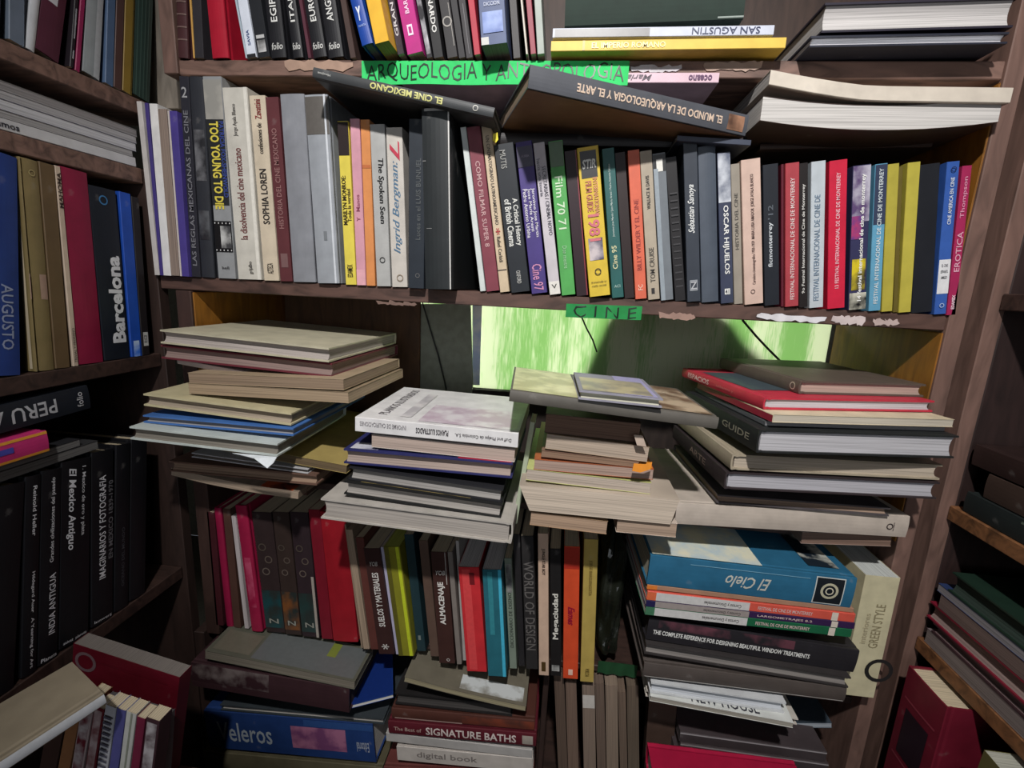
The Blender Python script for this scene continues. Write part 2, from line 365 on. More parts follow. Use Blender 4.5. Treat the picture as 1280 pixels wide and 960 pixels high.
cable([(528, 378), (538, 412), (548, 445), (556, 478), (560, 500)], 'thin dark wire hanging down the grey green board left of the sheet', YB - .012)
cable([(727, 396), (733, 410), (741, 425), (746, 440)], 'short thin dark wire hanging behind the green sign lettered CINE', YB - .006)
cable([(928, 400), (945, 420), (960, 436), (976, 452), (990, 470)], 'black wire slanting across the bright sheet at right', YB - .006, .0022)

# ------------------------------------------------------------------ signs and torn paper on the shelf edges
def strip(name, u0, v0, u1, v1, h, y, c, label, text=None, tcol=(14, 40, 26), cat='sign', wav=.0015):
    A = at('Y', y, u0, v0); B = at('Y', y, u1, v1); C_ = at('Y', y, u0, v0 + h); hz = A.z - C_.z
    f = lambda i, j: (A.x + (B.x - A.x) * i, y + wav * math.sin(i * 19) * j, A.z + (B.z - A.z) * i - hz * j)
    v, fc = grid(40, 3, f); v2 = [(p[0], p[1] + .0006, p[2]) for p in v]; n = len(v)
    o = link(name, v + v2, fc + [tuple(k + n for k in q[::-1]) for q in fc], mat('paper', c)); tag(o, label, cat)
    for (s, a, b_, c0, c1) in text or ():
        tv, tf, p0, p1, q0, q1 = textgeo(s, 0, -.004); o2 = []
        for p in tv:
            i = a + (b_ - a) * (p[0] - p0) / (p1 - p0); j = c1 - (c1 - c0) * (p[1] - q0) / (q1 - q0); j += .07 * math.sin(i * 40)
            g = f(i, j); o2.append((g[0], g[1] - .0006, g[2]))
        link('lettering', o2, tf, mat('print', tcol), o)
    return o
strip('shelf_sign', 452, 76, 787, 76, 29, -.002, (52, 205, 108), 'bright green paper sign hand-lettered ARQUEOLOGIA Y ANTROPOLOGIA on the upper shelf edge', [('ARQUEOLOGIA Y ANTROPOLOGIA', .02, .985, .12, .92)])
strip('shelf_sign', 708, 379.5, 803, 383, 17, -.0, (30, 140, 70), 'darker green paper sign hand-lettered CINE on the shelf edge below', [('C I N E', .1, .93, .1, .92)], (8, 30, 16))
def torn(u0, v0, u1, v1, y, c, label, seed):
    rnd = random.Random(seed); A = at('Y', y, u0, v0); B = at('Y', y, u1, v1); n = 14; top = []; bot = []
    for i in range(n + 1):
        s = i / n; x = A.x + (B.x - A.x) * s; k = 1 if 0 < i < n else .3
        top.append((x + rnd.uniform(-.002, .002), A.z - ZC - rnd.uniform(0, .004))); bot.append((x + rnd.uniform(-.002, .002), A.z - ZC + (B.z - A.z) * (.5 + .5 * k) * rnd.uniform(.7, 1)))
    o = blob('torn_paper', top + bot[::-1], y, y + .0012, mat('paper', c)); tag(o, label, 'paper'); return o
for a in [(356, 74, 440, 90, .0025, (170, 140, 122), 'pale scraped paper remnant on the upper shelf edge left of the green sign', 3),
          (788, 80, 850, 91, .0025, (205, 200, 205), 'whitish crumpled paper remnant right after the long green sign', 5),
          (880, 75, 952, 90, .0025, (176, 152, 138), 'pinkish tape remnant with a nail on the upper shelf edge', 6),
          (824, 389, 868, 402, .0025, (160, 130, 118), 'pinkish paper scrap on the shelf edge right of the small CINE sign', 7),
          (948, 390, 1032, 405, .002, (220, 218, 222), 'long torn white paper strip on the shelf edge above the bright sheet', 8),
          (1042, 393, 1080, 408, .0025, (206, 192, 190), 'torn whitish paper scrap near the right end of the shelf edge', 9),
          (1092, 397, 1122, 409, .0025, (190, 170, 164), 'last small pink paper scrap at the right end of the shelf edge', 10),
          (470, 374, 520, 384, .0025, (120, 96, 86), 'brown peeled paper remnant on the shelf edge under the black books', 11)]: torn(*a)

# ------------------------------------------------------------------ row: film shelf
g = 'books standing on the film shelf'
NV = (34, 38, 48); BK = (26, 26, 28)
S = lambda *a, **k: stand(*a, z=Z2, group=g, **k)
W_ = (236, 236, 232)
S(170, 127, 193, 6, 'p', (206, 200, 196), 'thin greyish white magazine at the far left end of the film shelf', val=-.006, name='magazine')
S(180, 129, 199.5, 4, 'p', (72, 60, 128), 'thin purple magazine second from the left end of the film shelf', val=-.006, name='magazine')
S(186, 130, 204, 9.5, 'p', (232, 230, 228), 'bright white magazine between the thin purple one and brownish leaves', val=-.006, name='magazine')
S(197, 136, 214, 10.5, 'n', None, 'bundle of brownish loose leaves right of the bright white magazine', page=(150, 132, 120), val=-.006, name='magazine')
S(209, 139, 225, 11, 'p', (78, 66, 140), 'wider purple spined magazine beside a dark lettered volume', [('B', .0, 1, (206, 196, 190), 0, .22)], val=-.006, name='magazine')
S(221, 85, 238, 12.5, 'p', (44, 44, 52), 'dark volume numbered 2 with grey outlined lettering along its spine', [('T', '2', .9, .95, .6, 'up', (170, 170, 172)), ('T', 'LAS REGLAS MEXICANAS DEL CINE', .06, .84, .5, 'bu', (128, 128, 134))], val=0)
S(234, 85, 251, 17, 'h', (48, 50, 56), 'black glossy hardback with grey picture fragments left of yellow lettering', [('B', .5, .75, (40, 40, 44), .1, .9, (120, 120, 124)), ('B', .2, .35, (44, 44, 48), .1, .9, (90, 92, 96))], val=0)
S(247.5, 94, 268, 27, 'p', (146, 148, 150), 'grey spine with fat yellow lettering and a film strip picture', [('B', .38, .80, (40, 42, 44), 0, .98), ('B', .8, .985, (150, 148, 142), 0, 1, (176, 172, 164)), ('T', 'TOO YOUNG TO DIE', .36, .79, .5, 'td', (226, 208, 84), .42, 0, .03), ('T', "PATRICIA FOX-SHEINWOLD", .42, .79, .26, 'td', (62, 78, 150), .84, 0, .02), ('B', .14, .30, (22, 22, 24), 0, 1), ('B', .16, .275, (196, 196, 194), .35, .95, (70, 70, 72)), ('T', '. . . . .', .285, .293, .9, 'up', (230, 230, 230)), ('T', '. . . . .', .145, .153, .9, 'up', (230, 230, 230)), ('T', 'bell', .05, .065, .4, 'up', (60, 60, 62))], val=0)
S(276, 110, 296.5, 31, 'p', (200, 196, 186), 'thick off-white spine with long dark red title in thin letters', [('T', 'la disolvencia del cine mexicano', .22, .70, .3, 'bu', (110, 50, 50), .42), ('T', 'Jorge Ayala Blanco', .76, .92, .2, 'bu', (100, 96, 92), .42), ('T', 'grijalbo', .03, .1, .2, 'bu', (90, 86, 80), .6), ('B', 0, 1, (228, 224, 214), .86, 1)], val=0)
S(311, 120, 330, 19, 'p', (204, 190, 168), 'cream spine with heavy dark capitals between off-white and maroon spines', [('T', 'SOPHIA LOREN', .32, .62, .45, 'bu', (44, 40, 40), .5, 0, .02), ('T', 'confesiones de', .70, .86, .3, 'bu', (70, 62, 56)), ('T', 'Zavattini', .88, .98, .4, 'bu', (140, 60, 60)), ('T', 'AZTECA', .04, .1, .4, 'bu', (50, 44, 40))], val=0)
S(331, 122, 350, 15.5, 'p', (92, 48, 52), 'maroon spine with faint pale lettering left of two grey boxes', [('T', 'HISTORIA DEL CINE MEXICANO', .3, .84, .4, 'bu', (150, 110, 108)), ('B', .08, .16, (120, 90, 90), .2, .8)], val=0)
S(349, 118, 366, 29, 'h', (132, 134, 140), 'plain slate grey thick hardback without lettering, near the maroon spine', [], val=0, D=.2)
S(379.5, 119, 396.5, 28, 'h', (150, 154, 160), 'silvery grey thick book in a glossy sleeve with dark torn top', [('B', .80, .99, (96, 92, 88), 0, 1), ('B', .24, .29, (120, 124, 128), .45, .6), ('B', .0, 1, (206, 210, 216), .82, .9)], val=-.004, D=.2)  # dark top joins tear and overhang shade; pale strip is a painted highlight
S(421, 152, 432, 13.5, 'p', (222, 204, 84), 'narrow yellow spine with dark top right of the silvery sleeve', [('B', .80, .995, (44, 34, 34)), ('T', 'MARILYN MONROE:', .38, .68, .4, 'bu', (60, 50, 30), .32, 0, .02), ('T', 'Toda la verdad', .40, .60, .35, 'bu', (80, 66, 40), .72), ('T', 'EDAMEX', .05, .13, .5, 'bu', (50, 40, 30))], val=0)  # dark top band paints the shadow of the overhanging book
S(437, 149, 446, 11.5, 'p', (208, 152, 166), 'slim pink spine beside the narrow yellow one', [('T', 'Y   Manos', .4, .56, .4, 'bu', (150, 80, 100)), ('B', 0, .1, (226, 170, 180))], val=0)
S(450, 150, 458, 11, 'p', (214, 140, 84), 'slim plain orange spine between pink and grey ones', [('B', .72, .74, (190, 110, 66))], val=0)
S(461, 156, 470, 18.5, 'p', (172, 172, 170), 'grey spine with black title read downward, right of slim orange spine', [('T', 'The Spoken Seen', .40, .80, .48, 'td', (26, 26, 28), .6, .1, .02), ('O', .5, .17, .2, (40, 40, 40))], val=0)
S(482, 160, 490, 19.5, 'p', (196, 190, 182), 'light spine with blue script title, left of the black volumes', [('T', 'Ingrid Bergman:', .22, .80, .55, 'bu', (86, 118, 146), .5, .35), ('T', 'L', .80, .92, .6, 'bu', (190, 60, 80), .5, .4), ('O', .55, .06, .22, (150, 136, 120))], val=0)
S(511, 149, 510, 20, 'p', (40, 46, 54), 'dark blue grey spine with tiny worn lettering left of the widest black volume', [('T', 'Luces en el LUIS BUNUEL', .3, .78, .3, 'bu', (84, 88, 90), .6), ('O', .6, .08, .14, (100, 100, 100))], val=-.01)
S(526, 136, 531, 34, 'h', (34, 38, 40), 'widest black volume with white scuffed spine edge, sticking out of the row', [('B', 0, 1, (206, 204, 200), .94, .985), ('B', .35, .352, (150, 150, 150), .1, .3), ('B', .72, .726, (120, 120, 120), .0, .12), ('B', .985, .999, (190, 190, 186), .1, 1)], val=-.035, D=.2)
S(575, 160, 600, 7, 'p', (206, 212, 210), 'thin white leaning booklet right of the widest black volume', val=0)
S(583, 160, 608, 16.5, 'p', (128, 62, 74), 'rose maroon leaning spine with pale capitals next to the thin white booklet', [('T', 'COMO FILMAR SUPER 8', .28, .80, .35, 'td', (200, 160, 160), .5)], val=0)
S(600, 148, 625, 12, 'p', (204, 184, 156), 'tall cream leaning spine with small dark letters and a red mark', [('T', 'UN CINEMATOGRAFO LATINOAMERICANO', .4, .9, .36, 'td', (70, 62, 56)), ('T', '*', .34, .38, .5, 'td', (170, 50, 50)), ('T', 'Rafael Corkidi', .18, .33, .4, 'td', (80, 70, 60)), ('B', .13, .135, (60, 50, 50))], val=0)
S(617, 182, 639, 24, 'p', (34, 38, 44), 'black spine with two lines of bold white lettering, left of the purple one', [('T', 'A Critical History', .32, .64, .34, 'td', (220, 220, 214), .72, 0, .02), ('T', 'of British Cinema', .32, .64, .34, 'td', (220, 220, 214), .36, 0, .02), ('T', 'MUTIS', .84, .96, .3, 'td', (150, 150, 146), .4), ('T', 'OXFORD', .06, .15, .22, 'td', (190, 190, 186), .5)], val=0)
S(644, 179, 664.5, 20, 'p', (70, 56, 122), 'purple spine with white names and pink yearly title at its foot', [('T', 'Jeronimo Jose Martin', .38, .70, .24, 'td', (226, 222, 232), .76), ('T', 'Jose Maria Aresti', .42, .70, .24, 'td', (226, 222, 232), .5), ('T', 'Pedro Antonio Urbina', .38, .70, .24, 'td', (226, 222, 232), .25), ('T', 'Cine 97', .02, .2, .62, 'td', (206, 140, 178), .5), ('B', .84, .97, (46, 38, 70)), ('T', 'AUREA', .9, .915, .5, 'up', (140, 130, 150))], val=0)
S(666, 180, 687, 14, 'p', (196, 190, 196), 'pale lilac spine with dark lettering and a triangle mark at the foot', [('T', 'SECRETARIAS / CINEMA NOVO', .4, .85, .34, 'td', (60, 58, 70), .7), ('T', 'hacia una teoria', .66, .9, .3, 'td', (90, 88, 100), .3), ('B', 0, .09, (224, 220, 214)), ('T', 'V', .04, .07, .5, 'up', (30, 30, 30))], val=0)
S(685, 178, 702, 17.5, 'p', (82, 164, 84), 'bright green spine with large pale title numbers', [('T', 'Film 70 71', .44, .78, .55, 'td', (206, 226, 196), .5), ('T', 'Don mestre', .18, .33, .3, 'td', (150, 200, 150), .5), ('B', .84, .995, (70, 100, 66))], val=0)
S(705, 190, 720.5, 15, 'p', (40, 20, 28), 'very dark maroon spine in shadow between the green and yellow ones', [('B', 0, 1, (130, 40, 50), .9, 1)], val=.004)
S(720.5, 186, 737, 26.5, 'p', (214, 184, 60), 'thick yellow spine with black box on top and pink year numerals', [('B', .80, .975, (34, 32, 34), .1, .88), ('T', 'STiR', .86, .92, .65, 'up', (226, 226, 220), .5, .2, .03), ('B', .25, .4, (200, 188, 190), .15, .85, (70, 66, 90)), ('T', 'FILM GUIDE', .58, .78, .3, 'td', (196, 120, 92), .4, 0, .02), ('T', 'INTERNATIONAL', .55, .80, .22, 'td', (206, 140, 100), .72, 0, .02), ('T', '1981', .38, .56, .55, 'td', (206, 110, 120), .5, 0, .03), ('O', .5, .17, .16, (60, 50, 20)), ('T', 'dramatically to', .09, .105, .75, 'up', (50, 40, 20)), ('T', 'really unreal', .065, .08, .7, 'up', (50, 40, 20))], val=-.006)
S(752, 187, 765, 15, 'p', (38, 92, 90), 'teal spine with small white lettering read upward', [('T', 'Cine 95', .2, .36, .42, 'bu', (220, 216, 170), .45), ('T', 'Jeronimo Jose Martin / Jose Maria Aresti / Pedro Antonio Urbina', .42, .90, .22, 'bu', (190, 206, 200), .5), ('T', 'ACI', .07, .09, .5, 'up', (160, 190, 180))], val=0)
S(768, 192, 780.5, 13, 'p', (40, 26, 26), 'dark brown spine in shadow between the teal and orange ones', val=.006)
S(784, 189, 794, 14.5, 'p', (214, 104, 78), 'salmon orange spine with small red lettering', [('T', 'BILLY WILDER Y EL CINE', .2, .68, .4, 'bu', (150, 50, 44)), ('T', 'FC', .06, .1, .4, 'bu', (240, 200, 180))], val=0)
S(798, 190, 809, 16, 'p', (172, 160, 142), 'beige grey spine with dark capitals right of the orange one', [('T', 'TOM CRUISE', .12, .36, .42, 'bu', (60, 54, 48), .5), ('T', 'WALLACE & DAVIS', .62, .84, .3, 'bu', (40, 36, 34), .5), ('B', .04, .08, (40, 36, 34), .3, .6)], val=0)
S(815, 193, 826, 16, 'p', (112, 118, 124), 'blue grey spine with a black and white patch at the top', [('B', .88, .99, (24, 24, 26)), ('B', .88, .96, (226, 224, 216), .25, .75), ('B', 0, .9, (146, 156, 164), 0, .35)], val=0)
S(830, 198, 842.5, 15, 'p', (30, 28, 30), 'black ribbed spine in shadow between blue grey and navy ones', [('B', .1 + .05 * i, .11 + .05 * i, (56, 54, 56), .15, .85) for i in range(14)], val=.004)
S(853.5, 178, 859, 17, 'p', (52, 58, 68), 'navy spine with white handwritten signature and boxed emblem', [('T', 'Sebastian Sanoya', .44, .74, .6, 'bu', (230, 232, 230), .5, .4), ('B', .07, .14, (150, 154, 160), .2, .8), ('B', .078, .132, (52, 58, 68), .26, .74), ('T', 'Z', .08, .13, .5, 'up', (180, 182, 186))], val=-.004)
S(872, 184, 877, 22, 'h', (74, 82, 94), 'plain slate blue hardback without lettering right of the signature spine', val=0, D=.2)
S(896, 192, 901, 16, 'p', (56, 62, 84), 'blue black spine with large white capitals and cloudy top', [('B', .68, .995, (96, 102, 120), 0, 1, (196, 200, 208)), ('T', 'OSCAR HIJUELOS', .2, .66, .5, 'td', (236, 236, 232), .5, 0, .015), ('B', .06, .1, (226, 226, 222), .3, .75), ('T', '41', .065, .095, .3, 'up', (50, 50, 60))], val=0)
S(913, 206, 917.5, 11, 'p', (150, 142, 130), 'narrow beige grey spine squeezed right of the large white capitals', [('T', 'HISTORIA DEL CINE', .4, .8, .4, 'bu', (80, 76, 70))], val=.004)
S(925, 201, 930, 24.5, 'p', (206, 178, 164), 'thick pinkish beige spine with fine script lettering', [('T', 'Cartelera cinematografica 1950-1959  MARIA LUISA AMADOR  JORGE AYALA BLANCO', .14, .90, .22, 'bu', (84, 60, 56), .55), ('O', .45, .09, .12, (90, 70, 66))], val=0)
S(953, 207, 955.5, 19, 'p', (28, 32, 40), 'black spine with white lower case title and number', [('T', "ficmonterrey", .28, .60, .36, 'bu', (206, 212, 216), .45, 0, .015), ('T', "'12", .62, .72, .34, 'bu', (90, 96, 104), .45)], val=0)
S(976, 206, 976, 3.5, 'p', (90, 24, 40), 'very thin dark red booklet beside the black lower case title', val=.002, name='magazine')
S(980, 205, 979.8, 18.5, 'p', (168, 64, 72), 'dusty red festival spine with white serif capitals', [('T', 'FESTIVAL INTERNACIONAL DE CINE DE MONTERREY', .05, .90, .3, 'bu', (230, 206, 204), .5, 0, .01)], val=-.002)
S(998.5, 205, 998.5, 11, 'p', (30, 24, 24), 'narrow black festival spine with white letters', [('T', '9o Festival Internacional de Cine de Monterrey', .1, .86, .42, 'bu', (222, 220, 214), .5, 0, .01)], val=0)
S(1014, 203, 1011.5, 17.5, 'p', (186, 194, 200), 'pale silver festival spine with blue grey letters', [('T', 'FESTIVAL INTERNACIONAL DE CINE DE', .05, .78, .4, 'bu', (110, 130, 150), .45, 0, .01)], val=0)
S(1036.5, 202, 1034, 22, 'p', (200, 32, 62), 'bright crimson festival spine with small pink letters', [('T', '13 FESTIVAL INTERNACIONAL DE CINE DE MONTERREY', .14, .92, .22, 'bu', (244, 190, 200), .5)], val=0)
S(1066, 208, 1060, 22, 'p', (50, 50, 84), 'festival spine with multicoloured picture in white, pink, navy and yellow', [('B', .62, .995, (180, 176, 190), 0, 1, (90, 70, 110)), ('B', .50, .66, (190, 60, 100), 0, .6, (60, 60, 130)), ('B', .14, .36, (210, 190, 40), .1, .9, (34, 34, 44)), ('B', 0, .12, (24, 24, 24), 0, 1, (220, 218, 200)), ('T', '14 festival internacional de cine de monterrey', .06, .94, .3, 'bu', (238, 238, 234), .6, 0, .02)], val=0)
S(1094, 206, 1085.5, 15, 'p', (96, 156, 186), 'light blue festival spine fading to dark at the top', [('B', .6, .995, (54, 62, 86)), ('T', 'FESTIVAL INTERNACIONAL DE CINE DE MONTERREY', .05, .97, .34, 'bu', (214, 224, 226), .5, 0, .01)], val=0)
S(1109, 206, 1101, 14.5, 'p', (176, 164, 66), 'first of two blank olive yellow spines, beside the light blue one', val=0)
S(1122.5, 209, 1115.8, 6, 'p', (100, 88, 36), 'thin dark olive booklet between two olive yellow spines', val=.002)
S(1134, 204, 1122.5, 16, 'p', (184, 172, 70), 'second blank olive yellow spine, left of a wide black volume', val=0)
S(1148, 207, 1139, 26, 'p', (28, 30, 36), 'wide plain black volume left of the blue spine with white sticker', val=.004)
S(1182.5, 203, 1166, 16.5, 'p', (54, 92, 168), 'blue spine with a white library sticker near the foot', [('B', .14, .37, (226, 226, 228)), ('T', 'EL CINE', .32, .34, .5, 'up', (90, 90, 96)), ('T', 'ESPANOL', .28, .3, .6, 'up', (90, 90, 96)), ('T', 'AMIGO', .24, .26, .5, 'up', (90, 90, 96)), ('T', 'CINE AMERICA EN CINE', .6, .9, .3, 'bu', (220, 226, 236), .5, 0, .01), ('O', .5, .06, .2, (180, 196, 226)), ('O', .5, .95, .22, (30, 40, 80))], val=0)
S(1203, 208, 1183, 11.5, 'p', (164, 40, 86), 'magenta spine at the right end of the film shelf, tall pale capitals', [('T', 'EROTICA', .30, .57, .6, 'bu', (226, 170, 190), .5), ('T', 'Thompson', .66, .93, .55, 'bu', (220, 150, 176), .5), ('T', 'EDAMEX', .04, .14, .35, 'bu', (240, 210, 220), .5, 0, .03)], val=0)

# ------------------------------------------------------------------ row: top shelf
g = 'books standing on the top shelf'
S = lambda *a, **k: stand(*a, z=ZT, group=g, **k)
def PR(*a, **k): return S(*a, val=k.pop('val', -.035), **k)
S(219, 0, 222, 13, 'h', (74, 44, 46), 'dark brown ribbed leather spine at the left end of the top shelf', [('B', .1 + .07 * i, .108 + .07 * i, (120, 96, 90)) for i in range(6)], H=.23)
S(231, 0, 236, 5.5, 'p', (206, 160, 84), 'slim amber yellow booklet beside the brown ribbed spine', H=.2)
S(238, 0, 242, 12.5, 'p', (50, 48, 52), 'slim charcoal spine left of the broad red one', H=.2)
S(249.5, 0, 257, 29, 'h', (170, 26, 48), 'broad bright red hardback near the left end of the top shelf', H=.22)
S(277, 0, 291, 12.5, 'p', (176, 190, 200), 'pale ice blue thin spine leaning right of the broad red one', H=.24)
S(292, 0, 304.5, 16.5, 'p', (214, 220, 232), 'white leaning spine with small blue lettering', [('T', 'SAVIA', .07, .16, .3, 'bu', (60, 80, 130)), ('B', 0, .02, (40, 40, 44))], H=.22)
S(310, 0, 322, 15.5, 'p', (34, 36, 40), 'black spine with a white boxed emblem at its foot', [('B', .03, .1, (190, 190, 190), .15, .85, (40, 40, 40)), ('B', .11, .13, (190, 190, 190), .15, .85)], H=.22)
for xt, xb, t, lb in ((330, 338.5, 'EGIPTO', 'first'), (349.5, 360, 'ITALIA', 'second'), (377, 389.5, 'EUROPA', 'third'), (399.5, 410.5, 'ANGKOR', 'fourth')):
    S(xt, 0, xb, 20, 'h', (30, 30, 34), {'first': 'black tall spine whose white capitals read EGIPTO', 'second': 'black tall spine whose white capitals read ITALIA', 'third': 'black tall spine whose white capitals read EUROPA', 'fourth': 'black tall spine whose white capitals read ANGKOR'}[lb], [('T', t, .18, .38, .42, 'bu', (222, 222, 218), .5, 0, .015), ('T', 'folio', .04, .075, .72, 'up', (206, 206, 202), .5, .2)], H=.25, dT=-.0006)
    if t == 'ITALIA': S(369, 0, 381, 8, 'p', (86, 46, 58), 'thin plum booklet between two tall black spines', H=.22)
S(421, 0, 434, 11, 'p', (70, 54, 50), 'thin brown spine right of the last tall black lettered one', H=.24)
PR(432, 0, 447, 20.5, 'h', (26, 66, 150), 'royal blue thick book with white leaf emblem, sticking out', [('T', 'Y', .12, .19, .4, 'up', (220, 226, 236), .5, .2, .04), ('T', 'PLANETA', .09, .1, .6, 'up', (160, 180, 220))], H=.24, page=(150, 146, 140))
PR(457, 0, 468.5, 18.5, 'p', (222, 172, 50), 'golden yellow thick paperback sticking out beside the royal blue one', H=.22, page=(200, 170, 100), val=-.04)
S(477, 0, 490, 16, 'p', (40, 26, 38), 'dark plum spine with pale capitals right of the golden yellow one', [('T', 'GRAN PINTURA', .1, .6, .5, 'bu', (190, 186, 190), .5, 0, .02)], H=.22, val=-.01)
S(496, 0, 509, 20, 'p', (178, 36, 124), 'vivid magenta spine with small white box emblem', [('T', 'BARBARA', .22, .4, .26, 'bu', (236, 200, 224), .5, 0, .02), ('B', .1, .16, (236, 214, 230), .3, .65), ('B', .112, .148, (178, 36, 124), .38, .57)], H=.22, val=-.01)
S(517, 0, 531, 10, 'p', (30, 30, 34), 'narrow black and white striped spine right of the magenta one', [('B', .02, .6, (36, 36, 40), .1, .9, (200, 200, 204))], H=.22)
S(531, 0, 542, 12.5, 'p', (30, 30, 32), 'black spine with white upright capitals reading LEONARDO', [('T', 'LEONARDO', .14, .44, .5, 'td', (214, 214, 210), .5, 0, .02)], H=.22)
S(548, 0, 559, 13.5, 'p', (40, 38, 40), 'black spine with pale oval outline', [('O', .5, .2, .45, (150, 146, 140)), ('B', .06, .3, (150, 146, 140), .82, .88)], H=.22)
S(562, 0, 573, 9, 'p', (32, 30, 34), 'first of two plain narrow black spines left of the thin red one', H=.22)
S(572.5, 0, 582.5, 9, 'p', (38, 34, 38), 'second plain narrow black spine, touching the thin red one', [('B', .02, .3, (90, 88, 92), .5, .6)], H=.22)
S(584.5, 0, 592.5, 8, 'p', (170, 40, 60), 'thin red spine left of the thick worn dictionary', H=.22, val=-.01)
PR(597.5, 0, 601.5, 33, 'p', (78, 90, 124), 'thick worn blue grey dictionary with torn edges, sticking out', [('T', 'Gran', .44, .47, .4, 'up', (206, 210, 222), .5), ('T', 'Lexico', .38, .42, .5, 'up', (206, 210, 222), .5), ('T', 'lengua', .32, .36, .5, 'up', (206, 210, 222), .5), ('T', 'DICCION', .2, .22, .6, 'up', (180, 186, 206)), ('B', .06, .17, (60, 90, 160), .1, .9, (130, 150, 200)), ('B', 0, .04, (190, 190, 186), .0, .3)], H=.22, page=(150, 142, 130))
S(632, 0, 637.5, 13.5, 'p', (40, 36, 38), 'dark charcoal spine right of the thick worn dictionary', H=.22)
PR(645.5, 0, 652.5, 7, 'p', (206, 198, 186), 'thin cream booklet sticking out near the top shelf gap', H=.22, val=-.012, name='magazine')
PR(657, 0, 663, 7, 'p', (140, 50, 66), 'thin wine red booklet beside the cream one on the top shelf', H=.22, val=-.012, name='magazine')
PR(667.5, 0, 671.5, 9, 'p', (150, 158, 150), 'thin grey green spine with dark capitals, last upright on the top shelf', [('T', 'ANTIGUA', .3, .6, .6, 'bu', (30, 60, 40), .5, 0, .02)], H=.22, val=-.012)
g2 = 'books lying on the top shelf'
z = lay(688, 74, 980, 70.5, 13, -.02, -.02, .17, 'F', 'p', (226, 190, 84), CREAM, 'yellow spine lying on the top shelf with pale capitals', [('T', 'EL IMPERIO ROMANO', .50, .82, .55, 'td', (244, 226, 160), .5, 0, .02), ('B', .85, .86, (200, 160, 60))], g2, zmin=ZT + .0005)
z = lay(690, 59, 965, 56, 12, -.02, -.02, .17, 'F', 'p', (196, 200, 214), CREAM, 'white spine with upside down serif title, lying on the yellow book', [('T', 'SAN AGUSTIN', .06, .36, .7, 'bu', (60, 66, 96), .5, 0, .01), ('B', .55, .99, (120, 118, 120), 0, .9)], g2, zmin=z)  # grey band puts the shade over the left end into the spine
z = lay(705, 44, 928, 35, 40, -.02, -.02, .18, 'F', 'h', (24, 42, 34), (120, 116, 104), 'thick dark green hardback lying on top of the white spined book', [('B', .0, .14, (150, 160, 154), .04, .09)], g2, zmin=z, cm=mat('paper', (26, 44, 36)))
z = lay(1010, 71, 1256, 67, 14, -.03, -.03, .2, 'B', 'h', (44, 46, 58), (236, 236, 240), 'dark boarded hardback with bright white page edges lying at right of the top shelf', (), g2, zmin=ZT + .0005)
z = lay(1024, 56, 1262, 50, 37, -.03, -.03, .2, 'B', 'h', (44, 40, 52), (196, 192, 190), 'thick grey paged hardback lying uppermost at right of the top shelf', (), g2, zmin=z)

# ------------------------------------------------------------------ flat things on the tops of the film row
g = 'books lying flat over the film row'
lay(390, 96, 616, 147, 13.5, -.055, -.05, .19, 'F', 'h', (62, 64, 66), GREY, 'dark grey slanting book with pale yellow capitals read upside down', [('T', 'EL CINE MEXICANO', .28, .68, .62, 'bu', (206, 204, 130), .45, 0, .03), ('O', .5, .1, .28, (190, 188, 180)), ('T', 'Hinojosa', .9, .97, .3, 'bu', (190, 190, 186))], g)
lay(660, 110, 932, 170, 30, -.11, -.015, .2, 'F', 'h', (80, 82, 88), (150, 130, 110), 'long grey slanting book with pale upside down title and brown emblem', [('T', 'EL MUNDO DE LA ARQUEOLOGIA Y EL ARTE', .13, .80, .42, 'bu', (214, 190, 170), .5, 0, .025), ('B', .02, .10, (160, 120, 96), .12, .85, (90, 66, 54)), ('D', (132, 100, 76))], g, T=.026, pitch=.0)
lay(500, 103, 898, 103.5, 12, .002, .002, .19, 'F', 'p', (214, 184, 196), (190, 150, 130), 'large pale pink book under the long green sign, script upside down', [('T', 'Maria Cereza', .20, .38, .6, 'bu', (60, 40, 60), .5, .3), ('T', 'oceano', .02, .09, .55, 'bu', (90, 50, 90), .5, 0, .03)], g)
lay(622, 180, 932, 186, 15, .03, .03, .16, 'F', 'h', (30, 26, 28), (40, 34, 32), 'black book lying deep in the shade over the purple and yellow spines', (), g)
lay(846, 176, 938, 182, 7, -.012, -.012, .15, 'F', 'p', (62, 68, 84), GREY, 'slate blue thin booklet lying over the signature spine', (), g, name='magazine')
def bend(p): s = p.z / .27; p.x += .010 * (2 * s - 1) ** 2 - .004; return p
lay(949, 157, 1247, 160, 31, -.03, -.03, .2, 'B', 'p', (70, 54, 48), (200, 196, 192), 'thick floppy magazine with grey page edges lying over the festival spines', (), g, name='magazine', warp=bend, pitch=-.02)
def bend(p): s = p.z / .28; p.x += .022 * max(0, s - .55) ** 1.3 * 2.2 - .003; return p
lay(958, 126, 1262, 131, 24, -.035, -.035, .2, 'F', 'p', (206, 196, 182), (190, 186, 182), 'curling cream magazine lying on the thick floppy one', (), g, name='magazine', warp=bend)
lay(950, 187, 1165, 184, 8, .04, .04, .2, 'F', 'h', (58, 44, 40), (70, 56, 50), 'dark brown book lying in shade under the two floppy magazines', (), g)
o = blob('paper_tab', [bp_(u, v, -.01) for u, v in ((617, 168), (622, 166), (623, 175), (620, 179), (616, 176))], -.012, -.011, mat('print', (240, 220, 30))); tag(o, 'tiny bright yellow paper tab above the dark lettered spines', 'paper')
